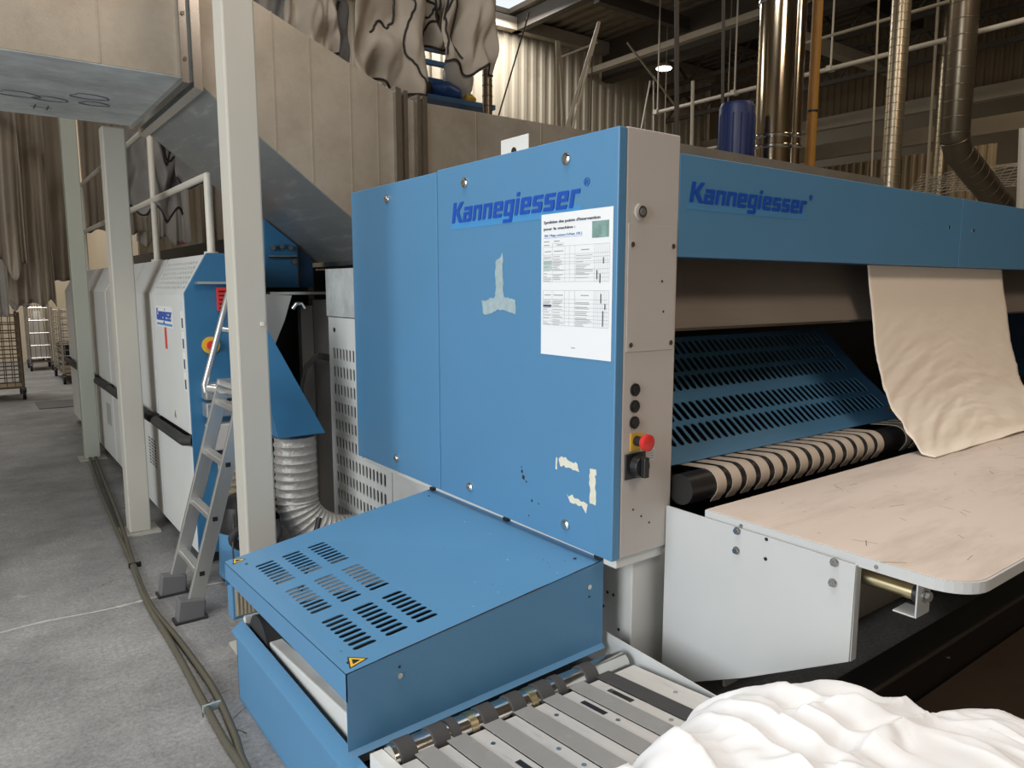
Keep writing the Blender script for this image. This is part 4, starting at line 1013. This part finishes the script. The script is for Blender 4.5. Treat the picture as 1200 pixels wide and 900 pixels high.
hanging('laundry_bag', 'grey laundry bag under the duct bend, showing black piping loops', 'laundry bag', G2, 1.80, 2.42, 8.0, 3.9, 2.66, M['bagd'], 1.6, .07, 8.8, 5, .16)
hanging('laundry_bag', 'grey laundry bag half hidden behind the nearest column', 'laundry bag', G2, 2.45, 2.9, 8.5, 3.9, 2.45, M['bagd'], 1.8, .06, 9.3, 3, .14)
G3 = 'brown sheets hanging in the background'
hanging('hanging_sheet', 'brown sheet hanging between the farthest and middle columns', 'sheet', G3, 1.35, 2.1, 11.2, 4.2, 2.35, M['brown'], 3, .06, 10.2, 0, .08)
hanging('hanging_sheet', 'dark brown striped sheet hanging low behind the right handrail post', 'sheet', G3, 2.75, 3.5, 11.0, 4.2, 2.16, M['brown'], 5, .05, 11.7, 0, .04)
hanging('hanging_sheet', 'pale sheet hanging behind the middle column, low over the dark cabinet', 'sheet', G3, 2.0, 2.7, 11.4, 4.2, 2.24, M['pale'], 4, .05, 12.9, 0, .12)
G4 = 'long sheets hanging over the aisle'
hanging('hanging_sheet', 'leftmost long brown sheet hanging over the aisle, at the frame edge', 'sheet', G4, .10, .60, 9.6, 3.9, 1.75, M['brown'], 2.2, .09, 13.4, 0, .25, dy=.2)
hanging('hanging_sheet', 'wide brownish grey sheet over the aisle with the lowest ragged hem', 'sheet', G4, .42, .88, 10.2, 3.9, 1.42, M['brown'], 2.0, .10, 14.8, 0, .25)
hanging('hanging_sheet', 'brown sheet hanging over the aisle next to the farthest column', 'sheet', G4, .66, 1.2, 10.9, 3.9, 1.60, M['brown'], 1.6, .08, 15.5, 0, .2)
hanging('hanging_sheet', 'pale grey sheet hanging low at the left frame edge above the wire trolley', 'sheet', G4, .12, .47, 11.6, 3.4, 1.25, M['pale'], 1.5, .08, 16.1, 0, .2)
hanging('hanging_sheet', 'white sheet glimpsed behind the brown sheets over the aisle', 'sheet', G4, .36, .9, 13.2, 3.8, 1.35, M['pale'], 2.6, .08, 17.6, 0, .25)
ar = thing('aisle_rail', 'dark overhead conveyor rail with clips above the aisle sheets', 'rail', (.5, 10.3, 3.4))
MB().box(.05, 1.1, 9.3, 9.36, 3.5, 3.58).build('track', M['beam'], ar)
for i in range(9): MB().box(.12 + i * .10, .17 + i * .10, 9.28, 9.40, 3.40, 3.5).build('clip', M['black'], ar)
for x in (.1, 1.05): MB().cyl((x, 9.33, 3.58), (x, 9.33, 7.2), .015, 8).build('hanger', M['beam'], ar, True)

# ------------------------------------------------------------------ trolleys at the far end of the aisle
def trolley(x0, x1, y0, y1, z1, label, m, n=7, k=9):
    t = thing('wire_trolley', label, 'trolley', ((x0 + x1) / 2, (y0 + y1) / 2, 0), 'wire laundry trolleys')
    MB().box(x0, x1, y0, y1, .16, .19).build('deck', M['cart'], t)
    for x in (x0, x1):
        for y in (y0, y1):
            MB().cyl((x, y, .16), (x, y, z1), .018, 8).build('upright', m, t, True)
            c_ = MB().cyl((x - .02, y, .075), (x + .02, y, .075), .074, 14).build('castor', M['black'], t, True)
            MB().box(x - .03, x + .03, y - .03, y + .03, .10, .17).build('castor_fork', M['foot'], c_)
    w = MB()
    for i in range(k):
        z = .25 + (z1 - .3) * i / (k - 1)
        for a, b in (((x0, y0), (x1, y0)), ((x1, y0), (x1, y1)), ((x0, y1), (x1, y1)), ((x0, y0), (x0, y1))): w.cyl((a[0], a[1], z), (b[0], b[1], z), .009, 5)
    w.build('horizontal_wires', m, t)
    w = MB()
    for i in range(n):
        x = x0 + (x1 - x0) * i / (n - 1); w.cyl((x, y0, .19), (x, y0, z1 - .05), .006, 5); w.cyl((x, y1, .19), (x, y1, z1 - .05), .006, 5)
        y = y0 + (y1 - y0) * i / (n - 1); w.cyl((x1, y, .19), (x1, y, z1 - .05), .006, 5); w.cyl((x0, y, .19), (x0, y, z1 - .05), .006, 5)
    w.build('vertical_wires', m, t)
    return t
trolley(.02, .60, 12.6, 13.3, 1.25, 'brown wire laundry trolley at the left frame edge under the sheets', M['cart'])
trolley(.95, 1.30, 16.8, 17.5, 1.5, 'tall wire trolley filled with pale laundry at the far end', M['steel'], 5, 6)
trolley(1.25, 1.9, 14.2, 15.6, 1.25, 'grey wire trolley at the right side of the far aisle', M['steel'], 5, 10)
tag(cloth_grid('laundry_load', lambda u, v: (.97 + .31 * u, 16.82 + .66 * v, .22 + .9 * (1 - abs(2*u-1) ** 4) * (1 - abs(2*v-1) ** 4) + .08 * noise.noise((u * 9, v * 9, 1))), 20, 20, M['pale'], th=0), 'pale laundry heaped in the tall far trolley', 'laundry')
bn = MB().tube([(1.52, 16.4, .0), (1.52, 16.4, .04), (1.52, 16.4, .55), (1.52, 16.4, .58)], [.13, .15, .17, .14], 16).build('waste_bin', M['black'], None, True); tag(bn, 'black waste bin at the far end of the aisle', 'bin')
o = MB().box(2.86, 3.0, 12.95, 12.96, 2.3, 2.6).build('fire_sign', M['red']); tag(o, 'small red sign on the wall behind the handrail', 'sign')

# ------------------------------------------------------------------ upper level glimpsed between the bags
uf = thing('shelf_frame', 'blue steel shelf frame glimpsed below the laundry bags', 'frame', (4.2, 7.6, 0))
SZ = onY(520, 122, 7.4).z
x0_, x1_ = onY(455, 90, 7.6).x, onY(552, 90, 7.6).x
for xx in (470, 477, 540): q = onY(xx, 90, 7.6).x; MB().box(q, q + .06, 7.6, 7.66, 0, 4.6).build('post', M['bluefr'], uf)
for yy in (58, 74, 95): z = onY(500, yy, 7.6).z; MB().box(x0_, x1_, 7.6, 7.66, z, z + .05).build('beam', M['bluefr'], uf)
MB().box(x0_, x1_, 7.1, 7.6, SZ - .05, SZ).build('deck', M['bluefr'], uf)
def lump(name, label, cat, c_, r, m, seed):
    def f(u, v):
        a = u * 2 * math.pi; b = (v - .5) * math.pi; k = 1 + .22 * noise.noise((math.cos(a) * 2 + seed, math.sin(a) * 2, v * 4))
        return (c_[0] + r[0] * k * math.cos(a) * math.cos(b), c_[1] + r[1] * k * math.sin(a) * math.cos(b), c_[2] + r[2] * k * math.sin(b))
    return tag(cloth_grid(name, f, 24, 14, m, th=0), label, cat)
lump('plastic_sack', 'blue plastic sack on the upper deck beside the dark pipe', 'sack', tuple(onY(521, 108, 7.35)), (.20, .15, .11), M['bluebag'], 1)
lump('plastic_sack', 'milky plastic sack behind the blue one', 'sack', tuple(onY(537, 92, 7.45)), (.19, .12, .22), M['clearbag'], 5)
lump('plastic_sack', 'yellow sack right of the blue sack on the upper deck', 'sack', tuple(onY(550, 117, 7.25)), (.075, .07, .06), M['yellow'], 8)
lump('plastic_sack', 'dark bundle on the upper deck left of the blue sack', 'sack', tuple(onY(494, 104, 7.4)), (.15, .12, .10), M['rubber'], 11)
def ringpipe(name, label, cat, P, r, m, ring=None, step=.12, rw=.012, n=20, grp=None):
    """pipe with raised seams every step"""
    t = thing(name, label, cat, P[0], grp); MB().tube(P, r, n).build('pipe', m, t, True)
    mb = MB()
    for a, b in zip(P, P[1:]):
        a, b = Vector(a), Vector(b); d = (b - a); L_ = d.length; d.normalize(); k = .03
        while k < L_:
            mb.tube([a + d * (k - rw), a + d * (k - rw * .4), a + d * (k + rw * .4), a + d * (k + rw)], [r, r + .005, r + .005, r], n, cap=False); k += step
    mb.build('seam', m, t, True)['kind'] = 'stuff'
    return t
q = onY(571, 80, 6.4); ringpipe('vent_pipe', 'dark brown spiral pipe beside the rightmost laundry bag', 'pipe', [(q.x, 6.4, 0), (q.x, 6.4, 7.2)], .05, M['spirald'], step=.10, rw=.006)

# ------------------------------------------------------------------ flues, pipes and tank behind the beam
q = onY(906, 180, 4.5); fx, fy = q.x, 4.5
t = thing('flue', 'wide polished stainless flue rising behind the beam', 'flue', (fx, fy, 0))
MB().cyl((fx, fy, 0), (fx, fy, 7.2), .185, 40).build('main_pipe', M['chim'], t, True)
q = onY(928, 180, 4.35); MB().cyl((q.x, 4.35, 0), (q.x, 4.35, 7.2), .078, 24).build('side_pipe', M['chim'], t, True)
for z in (2.95, 3.05, 4.32, 4.40, 5.6):
    MB().tube([(fx, fy, z), (fx, fy, z + .01), (fx, fy, z + .03), (fx, fy, z + .04)], [.186, .198, .198, .186], 40, cap=False).build('band', M['chrome'], t, True)
    MB().tube([(q.x, 4.35, z), (q.x, 4.35, z + .01), (q.x, 4.35, z + .03), (q.x, 4.35, z + .04)], [.079, .090, .090, .079], 24, cap=False).build('band', M['chrome'], t, True)
q = onY(949, 190, 4.5); t = thing('gas_pipe', 'ochre yellow vertical pipe right of the polished flue', 'pipe', (q.x, 4.5, 0))
MB().cyl((q.x, 4.5, 0), (q.x, 4.5, 7.2), .052, 16).build('pipe', M['ochre'], t, True)
for z in (3.4, 4.65): MB().cyl((q.x, 4.5, z), (q.x, 4.5, z + .02), .056, 16).build('clamp', M['black'], t, True)
q = onY(1043, 210, 4.5); ringpipe('spiral_duct', 'thin pale spiral duct standing between the ochre pipe and the bent duct', 'duct', [(q.x, 4.5, 0), (q.x, 4.5, 7.2)], .105, M['spiral'], step=.09, rw=.006)
e = onY(1118, 172, 4.5); e2 = onY(1172, 240, 4.5); d_ = (e2 - e).normalized()
ringpipe('spiral_duct', 'dark spiral duct bending to the right behind the far end of the beam', 'duct', [(e.x, 4.5, 7.2), (e.x, 4.5, e.z + .12), tuple(e + d_ * .12), tuple(e + d_ * 3.2)], .172, M['spirald'], step=.20, rw=.008, n=28)
q = onY(1100, 215, 6.0); ringpipe('spiral_duct', 'pale spiral duct partly hidden behind the bent dark duct', 'duct', [(q.x, 6.0, 0), (q.x, 6.0, 7.2)], .12, M['spiral'], step=.10, rw=.006)
q = onY(862, 180, 4.5); t = thing('blue_tank', 'tall blue plastic tank left of the polished flue', 'tank', (q.x, 4.5, 0))
sh = MB(); sh.tube([(q.x, 4.5, 1.0), (q.x, 4.5, 1.03), (q.x, 4.5, 3.27), (q.x, 4.5, 3.31)], [.14, .165, .165, .145], 28); sh.build('shell', M['tank'], t, True)
for i in range(14):
    a = i / 14 * 2 * math.pi; MB().cyl((q.x + .165 * math.cos(a), 4.5 + .165 * math.sin(a), 1.1), (q.x + .165 * math.cos(a), 4.5 + .165 * math.sin(a), 3.2), .008, 6).build('rib', M['tank'], t, True)
for a in (0, 120, 240): MB().cyl((q.x + .12 * math.cos(R(a)), 4.5 + .12 * math.sin(R(a)), 0), (q.x + .12 * math.cos(R(a)), 4.5 + .12 * math.sin(R(a)), 1.02), .02, 8).build('leg', M['beam'], t, True)
# cable net
t = thing('wire_net', 'pale wire netting stretched behind the bent spiral duct', 'net', (13, 4, 2.7))
A = onX(1062, 222, 13); B = onX(1205, 190, 13)
for k in range(9):
    z = k * .045; mb = MB(); P = [(13 + .5 * (k / 8), A.y + (B.y - 1.0 - A.y) * i / 14, A.z - .12 + z * 1.1 + .02 * math.sin(i * 1.9 + k)) for i in range(15)]
    MB().tube(P, .006, 5).build('long_wire', M['pipew'], t)
mb = MB()
for i in range(22):
    y = A.y + (B.y - 1.0 - A.y) * i / 21; mb.tube([(13, y, A.z - .12), (13.5, y, A.z + .28)], .004, 5)
mb.build('cross_wires', M['pipew'], t)
# ------------------------------------------------------------------ hall steelwork
def rod(name, label, cat, a, b, r, m, grp=None, n=10):
    o = MB().cyl(a, b, r, n).build(name, m, None, True); return tag(o, label, cat, grp)
def bx(name, label, x0, x1, y0, y1, z0, z1, m): return tag(MB().box(x0, x1, y0, y1, z0, z1).build(name, m), label, 'beam')
GP = 'pipes hung under the hall roof'
P1 = thing('sprinkler_pipe', 'white pipe on hangers crossing in front of the flues, upper of two', 'pipe', (11.2, 5, 5), GP)
MB().cyl((11.2, -4, 5.0), (11.2, 10.4, 5.0), .035, 10).build('pipe', M['pipew'], P1, True)
for y in (5.6, 6.7, 8.5, 10.3): MB().cyl((11.2, y, 5.0), (11.2, y, 7.2), .016, 8).build('hanger', M['pipew'], P1, True); MB().box(11.13, 11.27, y - .04, y + .04, 4.96, 5.04).build('clamp', M['pipew'], P1)
rod('sprinkler_pipe', 'thin grey pipe above the white hanger pipe', 'pipe', (11.2, -4, 5.5), (11.2, 8.0, 5.5), .025, M['beaml'], GP)
P2 = thing('sprinkler_pipe', 'lower white pipe seen left and right of the polished flue', 'pipe', (12.2, 8, 4.3), GP)
MB().cyl((12.2, 8.3, 4.35), (12.2, 13, 4.35), .03, 10).build('pipe', M['pipew'], P2, True)
for y in (8.6, 9.4, 11): MB().cyl((12.2, y, 4.35), (12.2, y, 7.2), .013, 8).build('hanger', M['beaml'], P2, True)
bx('roof_gutter', 'long pale roof beam running towards the polished flue', 11.62, 11.78, -5, 13, 6.34, 6.46, M['beaml'])
bx('roof_beam', 'deep dark roof girder beside the long pale beam', 12.2, 12.5, -5, 13, 6.3, 7.12, M['beam'])
bx('roof_beam', 'dark roof girder crossing at the bright rooflight', 9.58, 9.74, -5, 13, 6.85, 7.15, M['beam'])
bx('roof_beam', 'dark roof girder left of the bright rooflight', 6.2, 6.4, 6, 13, 6.75, 7.15, M['beam'])
bx('eaves_beam', 'pale eaves beam along the top of the corrugated back wall', 2.4, 16, 12.72, 12.92, 6.85, 7.1, M['beaml'])
bx('roof_beam', 'dark cross beam under the roof near the back wall', 9.7, 16, 10.4, 10.55, 6.75, 7.0, M['beam'])
bx('roof_beam', 'dark cross beam under the middle of the roof', 9.7, 16, 7.6, 7.75, 6.75, 7.0, M['beam'])
bx('roof_beam', 'pale cross beam right of the ochre pipe', 11.7, 16, 7.9, 8.1, 5.9, 6.1, M['beaml'])
bx('bulkhead_beam', 'long pale beam along the lower edge of the dark bulkhead', 15.82, 16.0, -5, 13, 5.12, 5.38, M['beaml'])
bx('bulkhead_beam', 'second pale beam below and behind the bulkhead beam', 17.8, 18.0, -5, 13, 4.85, 5.2, M['beaml'])
def truss(name, label, x, y0, y1, z0, z1, m, n=8):
    t = thing(name, label, 'truss', (x, y0, z0)); r_ = .03
    MB().box(x - .05, x + .05, y0, y1, z0, z0 + .08).build('bottom_chord', m, t); MB().box(x - .05, x + .05, y0, y1, z1 - .08, z1).build('top_chord', m, t)
    for i in range(n):
        a = y0 + (y1 - y0) * i / n; b = y0 + (y1 - y0) * (i + 1) / n; MB().cyl((x, a, z0), (x, (a + b) / 2, z1), r_, 6).build('web', m, t); MB().cyl((x, (a + b) / 2, z1), (x, b, z0), r_, 6).build('web', m, t)
    return t
truss('roof_truss', 'dim lattice truss far behind the bent spiral duct', 21.5, -5, 12, 3.4, 4.7, M['beaml'], 12)
truss('roof_truss', 'lattice truss under the roof above the blue tank', 14.2, 4, 12.8, 5.6, 6.2, M['beam'], 8)
truss('roof_truss', 'lattice truss close under the roof deck', 13.6, 3, 12.8, 6.2, 7.0, M['beam'], 8)
GB = 'bracing rods at the back wall'
def prod(p, q_, Y, r, m, label, fn=onY):
    a, b = fn(*p, Y), fn(*q_, Y)
    if abs(b.z - a.z) > 2.0 * abs(b.x - a.x): a = a + (a - b) * (a.z / (b.z - a.z))      # stands on the floor
    return rod('bracing_rod', label, 'rod', a, b, r, m, GB, 8)
prod((583, 140), (620, 15), 9, .012, M['beam'], 'thin dark diagonal rod in front of the bright corrugated wall')
prod((655, 150), (653, 48), 10, .03, M['beaml'], 'left upright of the pale post pair at the back wall')
prod((662, 150), (655, 48), 10, .02, M['beaml'], 'right leaning upright of the pale post pair at the back wall')
prod((664, 150), (702, 26), 9, .028, M['pipew'], 'pale slanting pole, left one of two')
prod((671, 150), (702, 30), 9.05, .018, M['pipew'], 'pale slanting pole, right one of two')
prod((655, 68), (700, 50), 10, .015, M['pipew'], 'short pale tie between the posts')
prod((750, 160), (762, 95), 11, .02, M['pipew'], 'left pale leg behind the white end panel top')
prod((766, 160), (766, 95), 11, .018, M['pipew'], 'right pale leg behind the white end panel top')
prod((735, 50), (790, 122), 11, .02, M['beaml'], 'diagonal brace left of the tall dark rod')
prod((692, 165), (694, 66), 9, .010, M['beam'], 'thin dark upright rod right of the slanting poles')
prod((793, 200), (793, -5), 6, .028, M['beam'], 'tall dark rod rising behind the white end panel')
prod((846, 200), (848, -5), 6, .020, M['beam'], 'thin dark rod left of the blue tank')
prod((1085, 235), (1100, -5), 5.5, .022, M['beaml'], 'thin pale pole left of the bent spiral duct')
prod((1021, 210), (1030, -5), 5.5, .014, M['beaml'], 'thin pale pole left of the thin spiral duct')
prod((810, 200), (812, 95), 9, .03, M['pipew'], 'pale vertical pipe behind the machine top near the tall dark rod')
prod((1196, 260), (1200, 150), 3.4, .05, M['pipew'], 'white post at the right frame edge behind the beam')
prod((985, -5), (1090, 60), 8, .012, M['beam'], 'dark sway rod above the thin spiral duct')
lm = thing('bay_lamp', 'lit round bay lamp hanging under the roof', 'lamp', tuple(onZ(778, 81, 6.2)))
L0 = onZ(778, 81, 6.2)
MB().tube([L0 + Vector((0, 0, .02)), L0 + Vector((0, 0, .10)), L0 + Vector((0, 0, .22))], [.17, .12, .06], 18).build('reflector', M['beaml'], lm, True)
MB().cyl(L0, L0 + Vector((0, 0, .02)), .16, 18).build('bulb_face', M['lamp'], lm, True)
MB().cyl(L0 + Vector((0, 0, .22)), Vector((L0.x, L0.y, 7.2)), .012, 6).build('cord', M['beam'], lm, True)
